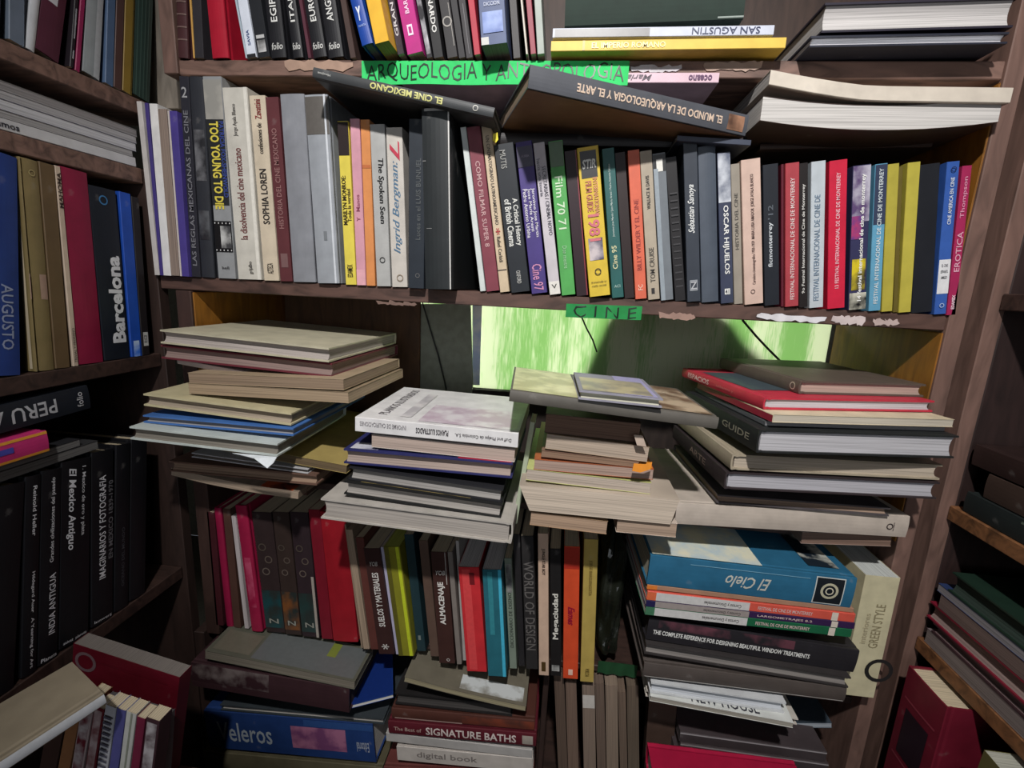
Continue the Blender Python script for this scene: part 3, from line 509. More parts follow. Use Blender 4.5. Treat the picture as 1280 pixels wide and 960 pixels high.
# ------------------------------------------------------------------ left case
g = 'books in the left bookcase'
XL = -.661
S = lambda *a, **k: stand(*a, plane='X', val=XL, group=g, D=k.pop('D', .17), **k)
z0 = .247
S(-12, 0, -14, 14, 'p', (50, 54, 66), 'dark navy spine cut by the left photo edge on the highest left shelf', z=z0, H=.22)
S(2, 0, 2, 30, 'p', (110, 122, 138), 'slate blue glossy spine with white mark at the highest left shelf', [('B', .25, .5, (190, 196, 206), .5, .75)], z=z0, H=.22)
S(40, 0, 33, 12, 'h', (206, 208, 212), 'white jacketed spine on the highest left shelf next to dark plum one', z=z0, H=.22)
S(55, 0, 46, 31, 'h', (84, 40, 56), 'broad dark plum spine on the highest left shelf', [('B', .3, .9, (206, 206, 210), 0, .6)], z=z0, H=.22)
S(84, 0, 78, 15, 'p', (38, 32, 38), 'black spine with small white boxes on the highest left shelf', [('B', .17, .35, (170, 170, 176), .3, .7), ('B', .05, .1, (170, 170, 176), .3, .75)], z=z0, H=.22)
S(101, 0, 94, 6, 'p', (150, 40, 86), 'thin magenta spine on the highest left shelf', z=z0, H=.22)
S(106, 0, 101, 26, 'h', (150, 156, 158), 'silver grey broad spine on the highest left shelf', [('B', 0, 1, (190, 194, 198), .55, .95)], z=z0, H=.22)
S(132, 0, 129, 13, 'p', (86, 108, 140), 'denim blue spine on the highest left shelf', z=z0, H=.22)
S(146, 0, 142.5, 10, 'p', (90, 66, 62), 'thin brown spine between denim blue and ochre ones, highest left shelf', z=z0, H=.22)
S(157, 0, 153.5, 12, 'p', (150, 122, 56), 'ochre yellow spine on the highest left shelf', [('B', 0, 1, (96, 80, 40), .8, .9)], z=z0, H=.22)
S(171, 0, 167, 22, 'h', (54, 72, 66), 'broad dark green ribbed spine at the inner end of the highest left shelf', [('B', 0, 1, (74, 96, 88), .1 + .2 * i, .16 + .2 * i) for i in range(4)], z=z0, H=.22)
# magazines lying on the second left shelf: leaves face right, spines inside
def flatx(z, T, y0, y1, cover, page, label, D=.2, kind='p', decor=(), gg=None, name='magazine', side='B', x=XL, yaw=0, tilt=0, **k):
    """thing lying on a shelf of the left (x<0) or right case, its long edge along the room depth"""
    r = root_(name, label, 'magazine' if name == 'magazine' else 'book', gg or g)
    s = 1 if x < 0 else -1
    P = Vector((x, y0 if s > 0 else y1, z + ZC)); Q = Vector((x, y1 if s > 0 else y0, z + ZC + tilt)); a = (Q - P).normalized(); a = Matrix.Rotation(yaw, 3, 'Z') @ a
    W = (Q - P).length; dep = Vector((0, 0, 1)).cross(a).normalized(); up = a.cross(dep)
    if side == 'B': place(r, P + dep * D, up, -dep, a)
    else: place(r, P + a * W, up, dep, -a)
    book_parts(r, T, D, W, kind, cover, page, decor, **k); return z + T
z = .1475
z = flatx(z, .013, -.30, -.012, (206, 206, 208), WHITE, 'white magazine with small black lettering, lowest lying on the second left shelf', decor=[('T', 'Cosmos', .55, .68, .55, 'td', (50, 50, 60), .5, 0, .02)], side='F')
z = flatx(z, .009, -.30, -.015, (110, 108, 108), (170, 168, 168), 'grey magazine second from below on the second left shelf')
z = flatx(z, .012, -.30, -.008, (90, 92, 110), (206, 206, 210), 'thick pale magazine with blue cover, middle of the second left shelf pile')
z = flatx(z, .010, -.30, -.006, (140, 138, 140), (180, 178, 180), 'grey edged magazine next to the top of the second left shelf pile')
z = flatx(z, .010, -.30, -.004, (150, 148, 148), (150, 146, 146), 'greyish topmost magazine of the second left shelf pile')
z0 = -.138
S(-12, 172, -6, 34, 'h', (36, 62, 130), 'blue spine with pale letters cut by the left photo edge', [('T', 'AUGUSTO', .12, .42, .45, 'td', (150, 160, 190), .5)], z=z0)
S(3, 168, 29, 19.5, 'h', (128, 112, 74), 'first of two worn gold spines with pink labels, left one', [('B', .35, .47, (170, 140, 124), .15, .8), ('O', .5, .94, .2, (176, 160, 110)), ('B', 0, .02, (90, 76, 44))], z=z0)
S(25, 174, 50, 19.5, 'h', (132, 116, 78), 'second worn gold spine with pink label, right one of the pair', [('B', .35, .47, (176, 146, 130), .45, .95), ('O', .5, .94, .2, (176, 160, 110))], z=z0)
S(47, 182, 70, 18, 'p', (104, 84, 58), 'plain worn brown spine right of the two gold ones', z=z0)
S(63, 192, 88.5, 10, 'p', (206, 186, 166), 'cream spine with dark bold capitals beside the crimson one', [('T', 'MAHOMA', .8, .97, .7, 'bu', (60, 44, 40), .5, 0, .02), ('T', 'TRIVIAL Y PROFANO', .02, .2, .5, 'bu', (70, 56, 50), .5)], z=z0)
S(74, 198, 99, 32, 'h', (138, 28, 62), 'broad plain crimson spine on the third left shelf', z=z0)
S(111, 232, 132, 32, 'h', (24, 30, 40), 'black spine with big white lettering reading Barcelona', [('T', 'Barcelona', .10, .62, .55, 'bu', (230, 232, 236), .62, 0, .04), ('O', .45, .93, .16, (60, 120, 170))], z=z0)
S(149, 240, 165, 13, 'p', (32, 78, 176), 'bright blue thin spine beside the black lettered one', [('B', .0, .1, (60, 120, 226), .2, .8, (200, 220, 240))], z=z0)
S(164, 246, 178.5, 9, 'p', (34, 30, 32), 'thin black spine with tiny white label at the inner end, third left shelf', [('B', .06, .15, (200, 200, 196), .2, .9), ('T', '53', .08, .13, .4, 'up', (40, 40, 40))], z=z0)
# black books below, with lying things on them
z0 = -.530
bl = [(2, 590, -14, 34, [], 'plain black tall spine cut by the left photo edge'),
      (26, 588, 20, 28, [('T', 'Reinold Heller', .70, .95, .26, 'td', (226, 226, 230), .55, 0, .015), ('T', 'Hildegard Auer   A Yearning for Art', .03, .52, .26, 'td', (226, 226, 230), .55, 0, .015)], 'black tall spine with two small plain white names read downward'),
      (54, 585, 49, 25, [('T', 'Grandes civilizaciones del pasado', .52, .96, .26, 'bu', (226, 226, 230), .55, 0, .01), ('T', 'INDIA ANTIGUA', .14, .46, .34, 'bu', (226, 226, 230), .6, 0, .01), ('T', 'Planeta', .01, .03, .8, 'up', (226, 226, 230))], 'black tall spine whose lower white capitals read INDIA ANTIGUA'),
      (78, 582, 75, 38, [('T', 'El Mexico Antiguo', .52, .96, .3, 'td', (226, 226, 230), .3, .2, .02), ('T', '1. Mexico de oro y plata', .58, .96, .17, 'td', (226, 226, 230), .7, 0, .01), ('T', 'salvat  planeta', .01, .03, .8, 'up', (226, 226, 230))], 'black tall broad spine with white handwritten style title'),
      (115, 588, 115, 28, [('T', 'IMAGINARIOS Y FOTOGRAFIA', .26, .86, .3, 'bu', (226, 226, 230), .45, 0, .01), ('T', 'EN MEXICO 1839-1970', .36, .82, .24, 'bu', (130, 130, 134), .85, 0, .01), ('T', 'lunwerg', .01, .03, .8, 'up', (226, 226, 230))], 'black tall spine with two lines of serif capitals read upward'),
      (146, 592, 144, 18, [('T', 'OCEANO DEL MUNDO', .14, .5, .2, 'bu', (70, 72, 78), .5)], 'black tall spine with very faint grey lettering'),
      (165, 596, 163, 20, [], 'plain black tall spine at the inner end of the fourth left shelf')]
for xt, yt, xb, w_, dc, lb in bl: S(xt, yt, xb, w_, 'h', (22, 22, 26), lb, dc, z=z0, D=.2, H=.262)
flatx(-.2615, .012, -.30, -.125, (60, 60, 62), (110, 108, 106), 'dark grey magazine lying on the black tall spines, lower one', D=.19)
flatx(-.249, .010, -.30, -.15, (44, 44, 48), (120, 118, 116), 'dark grey magazine lying on the lower dark one', D=.19)
flatx(-.2385, .028, -.36, -.2, (206, 54, 120), (60, 50, 90), 'bright pink box with orange rims and a blue stripe', D=.16, kind='h', name='box', x=XL + .012, side='F', decor=[('B', 0, 1, (236, 160, 60), .86, .99), ('B', 0, 1, (236, 160, 60), 0, .12), ('B', .25, .95, (80, 80, 180), .42, .68)])
flatx(-.208, .034, -.38, -.13, (30, 34, 42), (40, 40, 50), 'black book with upside down white serif capitals lying over the pink box', D=.2, kind='h', name='book', x=XL + .002, side='F', tilt=.008, decor=[('T', 'PERU ANTIGUO', .18, .86, .55, 'bu', (200, 202, 206), .5, 0, .015), ('T', 'folio', .04, .075, .6, 'up', (200, 200, 204))])

# ------------------------------------------------------------------ stacks on the third shelf
g = 'books in the left stack on the third shelf'
def bend(p): s = p.z / .28; p.x += -.018 * math.sin(math.pi * s) + .012 * (1 - s); return p
Y = lay
def bow(a):
    def bend(p): p.x += a * math.sin(math.pi * min(1, p.z / .3)); return p
    return bend
z = lay(216, 611, 374, 646, 9, -.07, -.07, .22, 'F', 'n', None, (170, 150, 130), 'sagging magazine with orange picture, lowest of the left stack', [('C', .0, .5, .05, .3, (200, 90, 50), (40, 30, 34))], g, name='magazine', zmin=ZS + .013, warp=bow(-.008), dbg='D0')
Y(226, 603, 384, 632, 9, -.045, -.045, .22, 'F', 'p', (96, 66, 58), (90, 70, 60), 'brown cover magazine just above the sagging lowest magazine', (), g, name='magazine', dz=.017, dbg='D0b')
Y(212, 589, 396, 607, 13, -.08, -.08, .22, 'B', 'h', (110, 84, 72), (150, 124, 104), 'dull brown hardback low in the left stack', (), g, dbg='D1')
Y(240, 574, 385, 595, 8, -.08, -.08, .2, 'B', 'h', (190, 190, 192), (120, 110, 104), 'thin white boarded book above the dull brown hardback', (), g, dbg='D1b')
Y(262, 560, 433, 592, 10, -.075, -.08, .25, 'B', 'p', (170, 150, 92), (110, 92, 66), 'large khaki yellow folder sticking out to the right of the left stack', (), g, name='folder', dbg='D2')
Y(163, 549, 347, 571, 16, -.14, -.135, .22, 'B', 'h', (196, 204, 200), (128, 122, 112), 'pale edged grey green hardback sticking out furthest left', (), g, dbg='D4')
Y(180, 532, 367, 549, 13, -.12, -.12, .24, 'B', 'h', (70, 112, 176), (150, 150, 154), 'blue covered hardback in the left stack', (), g, dbg='D5')
Y(180, 507, 364, 532, 15, -.115, -.115, .16, 'B', 'h', (196, 186, 150), (160, 146, 128), 'cream covered hardback lying on the blue one', (), g, dbg='D6')
Y(236, 492, 436, 504, 13, -.095, -.105, .2, 'B', 'p', (150, 132, 108), (168, 146, 120), 'lower of two thick tan paperbacks behind the cream hardback', (), g, dbg='D7')
Y(236, 480, 430, 489, 14, -.095, -.105, .2, 'B', 'p', (170, 150, 124), (150, 128, 106), 'upper of two thick tan paperbacks behind the cream hardback', (), g, dbg='D7b')
Y(222, 458, 365, 485, 6, -.06, -.08, .18, 'F', 'p', (190, 176, 172), (150, 130, 124), 'thin drooping booklet under the maroon edged hardback', (), g, name='magazine', dz=.004, dbg='D8')
Y(202, 448, 415, 472, 17, -.073, -.085, .24, 'B', 'h', (104, 44, 54), (140, 118, 112), 'maroon edged hardback second from the top of the left stack', (), g, dbg='D9')
Y(201, 429, 411, 453, 17, -.078, -.09, .24, 'B', 'h', (190, 184, 160), (172, 162, 156), 'topmost hardback of the left stack with pale olive cover', (), g, dbg='D10')
A = at('Y', -.136, 290, 566); B = at('Y', -.139, 346, 571); C_ = at('Y', -.152, 334, 585)
sh = [A, B, at('Y', -.146, 342, 578), C_, at('Y', -.146, 318, 573)]
o = link('paper_sheet', [p for p in sh] + [p + Vector((0, 0, -.0006)) for p in sh], [(0, 1, 2, 3, 4), (9, 8, 7, 6, 5), (2, 3, 8, 7), (3, 4, 9, 8)], mat('paper', (226, 232, 236))); tag(o, 'folded white paper corner hanging out under the grey green hardback', 'paper')

g = 'books in the second stack on the third shelf'
Y(401, 648, 640, 680, 25, -.12, -.12, .24, 'R', 'h', (182, 176, 168), (176, 168, 160), 'big pale grey hardback at the bottom of the second stack', (), g, dbg='C0')
Y(430, 621, 626, 651, 20, -.11, -.11, .2, 'B', 'h', (34, 34, 34), (158, 152, 146), 'black hardback with speckled grey page edges in the second stack', [('C', .7, .98, .1, .8, (60, 54, 40), (170, 150, 90))], g, dbg='C1')
Y(436, 600, 627, 629, 17, -.105, -.105, .2, 'B', 'h', (40, 40, 44), (150, 146, 142), 'grey paged hardback with black boards, third from below', (), g, dbg='C2')
Y(430, 579, 640, 598, 18, -.105, -.105, .22, 'B', 'h', (48, 50, 100), (168, 150, 140), 'navy and red covered hardback in the middle of the second stack', [('C', .6, .99, .68, .99, (190, 40, 66)), ('C', .86, .98, .03, .2, (60, 60, 110), (210, 210, 220))], g, dbg='C3')
Y(464, 560, 643, 579, 17, -.10, -.10, .18, 'B', 'p', (196, 190, 184), (190, 170, 158), 'cream paged paperback under the white topmost book', (), g, dbg='C4')
Y(444, 539, 647, 560, 18, -.105, -.105, .205, 'F', 'p', (226, 224, 224), (196, 186, 170), 'white topmost book of the second stack with upside down title and dotted cover', [('T', 'PLANOS ILUSTRADOS', .42, .62, .4, 'bu', (60, 56, 60), .5, 0, .03), ('T', 'Duff and Phelps de Colombia S.A.', .04, .38, .3, 'bu', (90, 84, 88), .5), ('T', 'INFORME DE CALIFICACIONES', .68, .97, .3, 'bu', (150, 146, 150), .6), ('C', .04, .5, .02, .62, (226, 220, 224), (196, 176, 190)), ('X', 'PLANOS ILUSTRADOS', .12, .9, .84, .90, (120, 116, 122), 1), ('C', .1, .8, .68, .75, (226, 222, 222), (190, 186, 190))], g, dbg='C5')

g = 'books in the third stack on the third shelf'
Y(662, 656, 758, 668, 16, -.10, -.10, .2, 'B', 'p', (170, 140, 110), (176, 148, 124), 'tan leaves bundle at the bottom left of the third stack', (), g, dbg='B0')
Y(770, 665, 845, 672, 17, -.10, -.10, .2, 'B', 'p', (200, 184, 170), (176, 152, 132), 'pale small block at the bottom right of the third stack', (), g, dbg='B0b')
def bend(p): p.x += .0; k = (p.x / .045); p.z += (.5 - k) * .02 * (1 if p.z < .1 else -.5); return p
Y(652, 641, 843, 660, 34, -.105, -.105, .22, 'B', 'n', None, (206, 190, 172), 'thick fanned out bundle of pale leaves in the third stack', (), g, dbg='B1', warp=bend, name='magazine')
Y(657, 604, 812, 622, 18, -.095, -.095, .2, 'B', 'p', (196, 200, 130), (188, 174, 160), 'thick pale paged paperback with yellowish cover edge in the third stack', (), g, dbg='B2')
Y(667, 587, 816, 600, 13, -.095, -.095, .19, 'B', 'p', (176, 96, 60), (176, 150, 136), 'rusty orange covered paperback in the third stack', [('C', .8, .99, .86, .99, (236, 150, 50))], g, dbg='B3')
Y(676, 573, 798, 587, 10, -.095, -.095, .19, 'B', 'p', (130, 100, 84), (150, 120, 98), 'thin brown paperback just above the rusty orange one', (), g, dbg='B4')
Y(681, 562, 809, 579, 20, -.095, -.095, .18, 'B', 'p', (150, 128, 104), (186, 168, 150), 'cream paged paperback below the brown paged one', (), g, dbg='B4b')
Y(680, 544, 798, 557, 27, -.09, -.09, .18, 'B', 'p', (90, 66, 56), (126, 98, 82), 'brown paged paperback directly under the spread folder', (), g, dbg='B5')
o = blob('paper_tab', [bp_(u, v, -.11) for u, v in ((790, 588), (792, 579), (806, 580), (815, 577), (813, 586), (800, 590))], -.112, -.1105, mat('paper', (240, 150, 44))); tag(o, 'orange paper tab sticking out of the third stack', 'paper')
o = blob('paper_tab', [bp_(u, v, -.105) for u, v in ((792, 543), (803, 544), (808, 558), (796, 556))], -.107, -.1055, mat('paper', (196, 176, 160))); tag(o, 'small pale paper tab at the right of the brown paged paperback', 'paper')
Y(636, 502, 896, 537, 15, -.15, -.13, .17, 'F', 'h', (96, 92, 86), (120, 112, 104), 'wide flat album with dark rounded edge spread over the third stack', [('C', .02, .98, .66, .99, (190, 186, 140), (228, 224, 180)), ('C', .05, .95, .02, .3, (120, 96, 76), (196, 176, 150))], g, dbg='B6')  # yellowish left area paints window light onto the cover
Y(722, 510, 826, 521, 11, -.147, -.143, .13, 'B', 'h', (150, 148, 160), (196, 194, 176), 'slim notebook with lilac cover and ribbon lying on the wide album', [('C', .02, .98, .55, .95, (176, 172, 210)), ('C', .3, .95, .05, .9, (150, 144, 130), (196, 186, 150))], None, name='notebook', dz=.011, dbg='B7')
# narrow leaves bundle standing beside the third stack
stand(664, 520, 640, 6, 'p', (176, 186, 160), 'thin pale green leaves bundle leaning at the left side of the third stack', z=-.35, val=-.06, D=.05, H=.16)

g = 'books in the right stack on the third shelf'
Y(1000, 686, 1112, 690, 14, -.03, -.03, .2, 'B', 'p', (160, 140, 130), (130, 104, 90), 'thin battered book at the very bottom of the right stack', (), g, zmin=ZS + .0006, dbg='A00')
Y(843, 657, 1132, 674, 28, -.065, None, .24, 'F', 'h', (190, 178, 166), (150, 124, 106), 'wide beige box like book at the base of the right stack, small emblem', [('O', .09, .09, .01, (50, 40, 40)), ('O', .5, .08, .14, (60, 50, 50)), ('T', 'anaya', .06, .065, .4, 'up', (80, 70, 70))], g, dbg='A0')
Y(895, 633, 1110, 650, 15, -.06, -.045, .22, 'B', 'h', (88, 82, 84), (160, 136, 118), 'beige paged book with grey cover lying on the beige box like book', (), g, dbg='A1')
Y(904, 611, 1170, 624, 21, -.09, -.062, .22, 'L', 'h', (56, 48, 50), (186, 184, 190), 'white paged book with dark brown spine in the right stack', [('T', 'ARTE', .3, .6, .4, 'td', (150, 130, 120))], g, dbg='A2')
Y(912, 587, 1174, 600, 19, -.09, -.06, .22, 'L', 'h', (168, 156, 136), (190, 176, 158), 'beige book with frayed pale cover above the white paged one', (), g, dbg='A3')
Y(944, 566, 1192, 573, 29, -.118, -.072, .22, 'L', 'h', (40, 42, 42), (196, 194, 198), 'thick black hardback with white pages in the middle of the right stack', [('T', 'GUIDE', .08, .4, .3, 'td', (150, 146, 130), .5)], g, dbg='A4')
Y(955, 537, 1180, 544, 9, -.1, -.055, .2, 'L', 'p', (90, 92, 96), (140, 138, 140), 'grey thin book lying on the thick black hardback', (), g, dbg='A5')
Y(965, 528, 1191, 534, 10, -.112, -.062, .2, 'L', 'p', (214, 200, 170), (206, 196, 178), 'cream thin book just under the red ones', [('B', 0, 1, (150, 40, 60), 0, .9)], g, dbg='A6')
Y(952, 517, 1164, 520, 20, -.09, -.03, .22, 'L', 'h', (190, 52, 70), (206, 202, 206), 'bright red hardback with white capitals reading ESPACIOS', [('T', 'ESPACIOS', .60, .90, .5, 'td', (236, 200, 200), .5, 0, .02), ('T', 'urbanos y', .3, .5, .35, 'td', (210, 110, 116), .5), ('C', .05, .4, .2, .8, (70, 84, 92))], g, dbg='A7')
Y(997, 493, 1154, 497, 17, -.05, -.008, .2, 'L', 'h', (96, 84, 76), (190, 166, 152), 'brown topmost book of the right stack, beige pages', [('O', .5, .06, .3, (190, 180, 160))], g, dbg='A8')

# ------------------------------------------------------------------ upright row on the fourth shelf
g = 'books standing on the fourth shelf'
S = lambda *a, **k: stand(*a, z=ZM, group=g, **k)
S(258, 640, 270, 9, 'p', (70, 30, 36), 'dim brown red spine at the left end of the fourth shelf', val=0)
S(265, 635, 281, 10, 'h', (150, 26, 66), 'first thin crimson spine at the left of the fourth shelf', val=0)
S(278, 636, 292, 9, 'p', (84, 58, 50), 'thin brown spine right of the first crimson one', val=0)
S(289, 645, 306, 5, 'n', None, 'thin white leaf bundle between brown and crimson spines', page=(200, 190, 190), val=0, name='magazine')
S(293, 632, 314, 14, 'h', (156, 28, 66), 'second crimson spine with pink speckles on the fourth shelf', [('B', .2, .6, (156, 28, 66), .2, .8, (190, 80, 110))], val=-.004)
for xt, xb, w_, c, lb, n in ((314, 333, 24, (52, 40, 40), 'dark patterned spine with teal foot, first of the ringed volumes', (30, 70, 74)), (340, 357, 20, (56, 44, 40), 'dark patterned spine with ochre foot, middle of the ringed volumes', (120, 74, 40)), (362, 378, 22, (50, 38, 42), 'dark patterned spine with pale torn edge, last of the ringed volumes', (40, 62, 60))):
    S(xt, 640, xb, w_, 'p', c, lb, [('B', .04, .36, n, 0, 1, (44, 50, 48)), ('O', .4, .52, .2, (104, 92, 84)), ('O', .6, .62, .2, (96, 84, 76)), ('O', .35, .72, .2, (84, 74, 66)), ('T', 'N', .08, .12, .5, 'up', (150, 150, 140))] + ([('B', 0, .5, (170, 160, 150), .85, 1)] if xt == 362 else []), val=0)
S(385, 637, 402, 14, 'p', (120, 22, 38), 'thin dark red spine left of the broad bright red volume', val=0)
S(399, 640, 416, 32, 'h', (150, 24, 36), 'broad red hardback in the middle left of the fourth shelf', val=-.002)
S(423, 655, 444.5, 9, 'n', None, 'cream leaf bundle right of the broad red hardback', page=(150, 128, 108), val=-.01, name='magazine')
S(432, 662, 454, 8, 'n', None, 'second cream leaf bundle left of the brown titled spine', page=(168, 146, 124), val=-.012, name='magazine')
S(444, 672, 463, 10, 'p', (96, 54, 48), 'brown red thin spine right of the cream leaf bundles', val=-.01)
S(454, 686, 473.5, 20, 'p', (60, 38, 36), 'dark brown spine with white capitals reading SUELOS Y MATERIALES', [('T', 'SUELOS Y MATERIALES', .27, .78, .4, 'bu', (226, 222, 216), .5, 0, .02), ('T', 'YOB', .84, .88, .5, 'up', (190, 186, 180), .5, .2), ('T', '*', .05, .1, .5, 'bu', (200, 196, 190))], val=-.018)
S(473, 684, 492.5, 6, 'p', (180, 176, 200), 'thin lilac white booklet beside the olive green spine', val=-.014, name='magazine')
S(479, 684, 498, 20, 'p', (136, 134, 40), 'olive green spine with bright lime edge', [('B', 0, 1, (200, 214, 50), .74, .95), ('B', 0, 1, (96, 92, 34), .0, .3)], val=-.016, page=(190, 196, 90))
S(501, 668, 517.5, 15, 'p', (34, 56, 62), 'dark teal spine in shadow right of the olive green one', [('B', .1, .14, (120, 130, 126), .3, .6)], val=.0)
S(523, 676, 538, 11, 'p', (96, 76, 66), 'grey brown spine left of the dark brown ALMACENAJE one', val=-.008)
S(538, 690, 549, 20, 'p', (66, 42, 38), 'dark brown spine with white capitals reading ALMACENAJE', [('T', 'ALMACENAJE', .36, .74, .46, 'bu', (232, 228, 222), .5, 0, .03), ('T', 'YOB', .80, .84, .6, 'up', (200, 196, 190), .5, .2), ('O', .6, .035, .1, (230, 226, 220)), ('B', .72, 1, (200, 196, 190), .86, .9)], val=-.02)
S(558, 690, 570, 7, 'p', (130, 122, 116), 'thin grey booklet right of the ALMACENAJE spine', val=-.018, name='magazine')
S(568, 676, 577.5, 5, 'p', (170, 166, 162), 'very thin pale booklet left of the scarlet paperback', val=-.008, name='magazine')
S(572.5, 709, 583.5, 25.5, 'p', (204, 50, 56), 'scarlet creased paperback with white top edge', [('B', .02, .98, (226, 76, 78), .15, .55), ('B', .84, .95, (120, 30, 36), .5, .75)], val=-.03, page=(226, 222, 220))
S(602.5, 712, 610, 23.5, 'p', (44, 108, 122), 'teal creased paperback with bright cyan edge', [('B', .0, 1, (76, 190, 222), .82, .99), ('B', .4, .98, (58, 140, 152), .25, .5)], val=-.034, page=(226, 222, 220))
S(630, 698, 637, 9, 'p', (126, 138, 124), 'narrow sage green spine with dark letters right of the cyan edged paperback', [('T', 'DICCIONARIO DE DISENO', .2, .7, .5, 'bu', (60, 66, 60)), ('B', .7, .95, (160, 160, 156), .1, .9, (90, 90, 90))], val=-.012)
S(641, 668, 648, 8, 'p', (40, 38, 40), 'thin charcoal spine before the grey lettered black one', val=-.004)
S(651, 670, 657.5, 15, 'p', (46, 44, 44), 'black spine with large outlined grey capitals read downward', [('T', 'WORLD OF DESIGN', .15, .82, .8, 'td', (104, 100, 98), .5)], val=-.008)
S(672, 667, 673.5, 12.5, 'p', (206, 176, 154), 'pinkish cream narrow spine with small black blocks', [('T', 'JUNGLE STAR BOY', .72, .9, .4, 'td', (60, 46, 40), .5, 0, .03), ('B', .03, .1, (80, 60, 30), .25, .7)], val=-.018)
S(687, 686, 688, 13.5, 'p', (32, 30, 30), 'black spine with white bold lettering reading Megaciudad', [('T', 'Megaciudad', .30, .66, .66, 'bu', (226, 224, 214), .55, 0, .03), ('B', .04, .09, (190, 190, 186), .1, .85, (60, 60, 60))], val=-.016)
S(705, 683, 703.5, 19, 'p', (212, 78, 44), 'vivid orange spine with a red script title and small white stamp', [('B', .84, .995, (176, 50, 36)), ('T', 'Eames', .42, .56, .45, 'td', (150, 20, 50), .5, .4, .03), ('B', .03, .075, (240, 200, 180), .35, .65)], val=-.018)
S(730, 674, 725, 17, 'p', (182, 158, 84), 'golden mustard spine at the right end of the upright row', [('T', 'JORGE IBARGUENGOITIA', .62, .86, .3, 'td', (110, 90, 40), .5), ('T', 'VUELTA', .04, .1, .3, 'td', (90, 74, 34), .5)], val=-.02)
# dark plastic bag
def bagpt(i, j):
    a = i * 2 * math.pi; z = ZM + .014 + .235 * j; rx = .024 * (1 - .25 * abs(j - .5)); ry = .06 * (1 - .3 * j)
    n = noise.noise(Vector((math.cos(a) * 2, math.sin(a) * 2, j * 5))); k = 1 + .35 * n
    q = min(1, (1 - j) * 8) * min(1, j * 10 + .3)
    return (.113 + rx * math.cos(a) * k * q, .07 + ry * math.sin(a) * k * q, z + ZC + .01 * n)
v, f = grid(40, 30, bagpt); m = bpy.data.materials.new('dark_plastic'); m.use_nodes = True; bs = m.node_tree.nodes['Principled BSDF']; bs.inputs['Base Color'].default_value = (.012, .014, .010, 1); bs.inputs['Roughness'].default_value = .22
o = link('plastic_bag', v, f, m); tag(o, 'dark crumpled glossy plastic bag between the mustard spine and the lying books', 'bag')
strip('shelf_sign', 748, 826, 797, 832, 15, .015, (14, 66, 32), 'small dark green paper sign on the shelf edge under the plastic bag', None)

# lying books on the fourth shelf, right
g = 'books lying at the right of the fourth shelf'
z = ZM + .0005
Y(805, 885, 993, 921, 7, -.05, -.05, .2, 'B', 'h', (206, 200, 190), (110, 96, 84), 'lowest white boarded thin book of the lower right pile', (), g, zmin=ZM + .0006, dbg='E0', name='book')
Y(812, 876, 991, 910, 6, -.075, -.085, .2, 'B', 'p', (216, 218, 214), (170, 164, 152), 'white brochure with black serif words slipping out of the lower right pile', [('X', 'NEW HOUSE', .88, .98, .3, .78, (50, 50, 60), 0)], g, name='magazine', dbg='E1')
Y(812, 866, 980, 892, 13, -.07, -.07, .2, 'B', 'h', (206, 208, 210), (196, 200, 206), 'white hardback just above the slipping brochure', (), g, dbg='E2')
Y(803, 846, 1055, 878, 17, -.07, -.06, .22, 'F', 'h', (84, 76, 72), (90, 82, 78), 'grey brown hardback with thin white outline in the lower right pile', [('B', .005, .99, (200, 196, 190), .02, .08)], g, dbg='E3')
Y(805, 817, 1060, 860, 13, -.065, -.06, .22, 'B', 'h', (60, 56, 56), (128, 122, 118), 'grey paged book under the black one with white lettering', (), g, dbg='E4')
Y(806, 803, 1066, 845, 31, -.06, -.05, .22, 'F', 'h', (40, 38, 42), (40, 38, 40), 'thick black glossy book with small slanting white capitals', [('T', 'THE COMPLETE REFERENCE FOR DESIGNING BEAUTIFUL WINDOW TREATMENTS', .22, .97, .2, 'td', (232, 232, 228), .42, 0, .03), ('B', .3, .95, (40, 38, 42), .62, .98, (100, 60, 70))], g, dbg='E5')
for a, b, c, d, c1, c2, lb, t in ((806, 768, 1063, 797, (70, 120, 90), (30, 100, 66), 'lowest thin festival catalogue with green right half', 10), (807, 758, 1067, 787, (40, 36, 80), (56, 34, 76), 'middle thin festival catalogue with navy right half', 8), (808, 750, 1067, 779, (220, 110, 70), (214, 90, 74), 'upper thin festival catalogue with orange right half', 11)):
    Y(a, b, c, d, t, -.07, -.06, .2, 'F', 'p', c2, WHITE, lb, [('B', .50, .955, (210, 208, 206) if t != 8 else (160, 150, 146)), ('B', .955, 1, c1), ('T', 'FESTIVAL DE CINE DE MONTERREY' if t != 8 else 'LARGOMETRAJES 8.2', .2, .46, .4, 'td', (226, 200, 196), .5), ('T', 'Cortos y Documentales', .54, .72, .5, 'bu', (90, 86, 84), .5), ('B', .08, .11, (226, 214, 200))], g, dbg='F')
Y(808, 740, 1065, 770, 8, -.068, -.058, .2, 'F', 'p', (170, 130, 106), CREAM, 'thin tan book with orange left tip under the big blue volume', [('B', .95, 1, (226, 130, 56))], g, dbg='G')
Y(808, 731, 1063, 761, 37, -.07, -.06, .2, 'F', 'h', (44, 102, 134), (214, 210, 190), 'big blue volume with upside down script title and white flower picture', [('T', 'El Cielo', .40, .62, .4, 'bu', (200, 200, 190), .45, .4), ('B', .05, .19, (206, 210, 206), .04, .94), ('B', .055, .185, (26, 32, 38), .07, .91), ('O', .5, .12, .26, (190, 186, 160)), ('O', .5, .12, .12, (220, 214, 190)), ('B', .22, .8, (120, 170, 196), .84, .86), ('C', .02, .98, .45, .99, (226, 224, 200), (190, 206, 210)), ('C', .1, .9, .05, .2, (30, 40, 50), (226, 226, 214))], g, dbg='H')
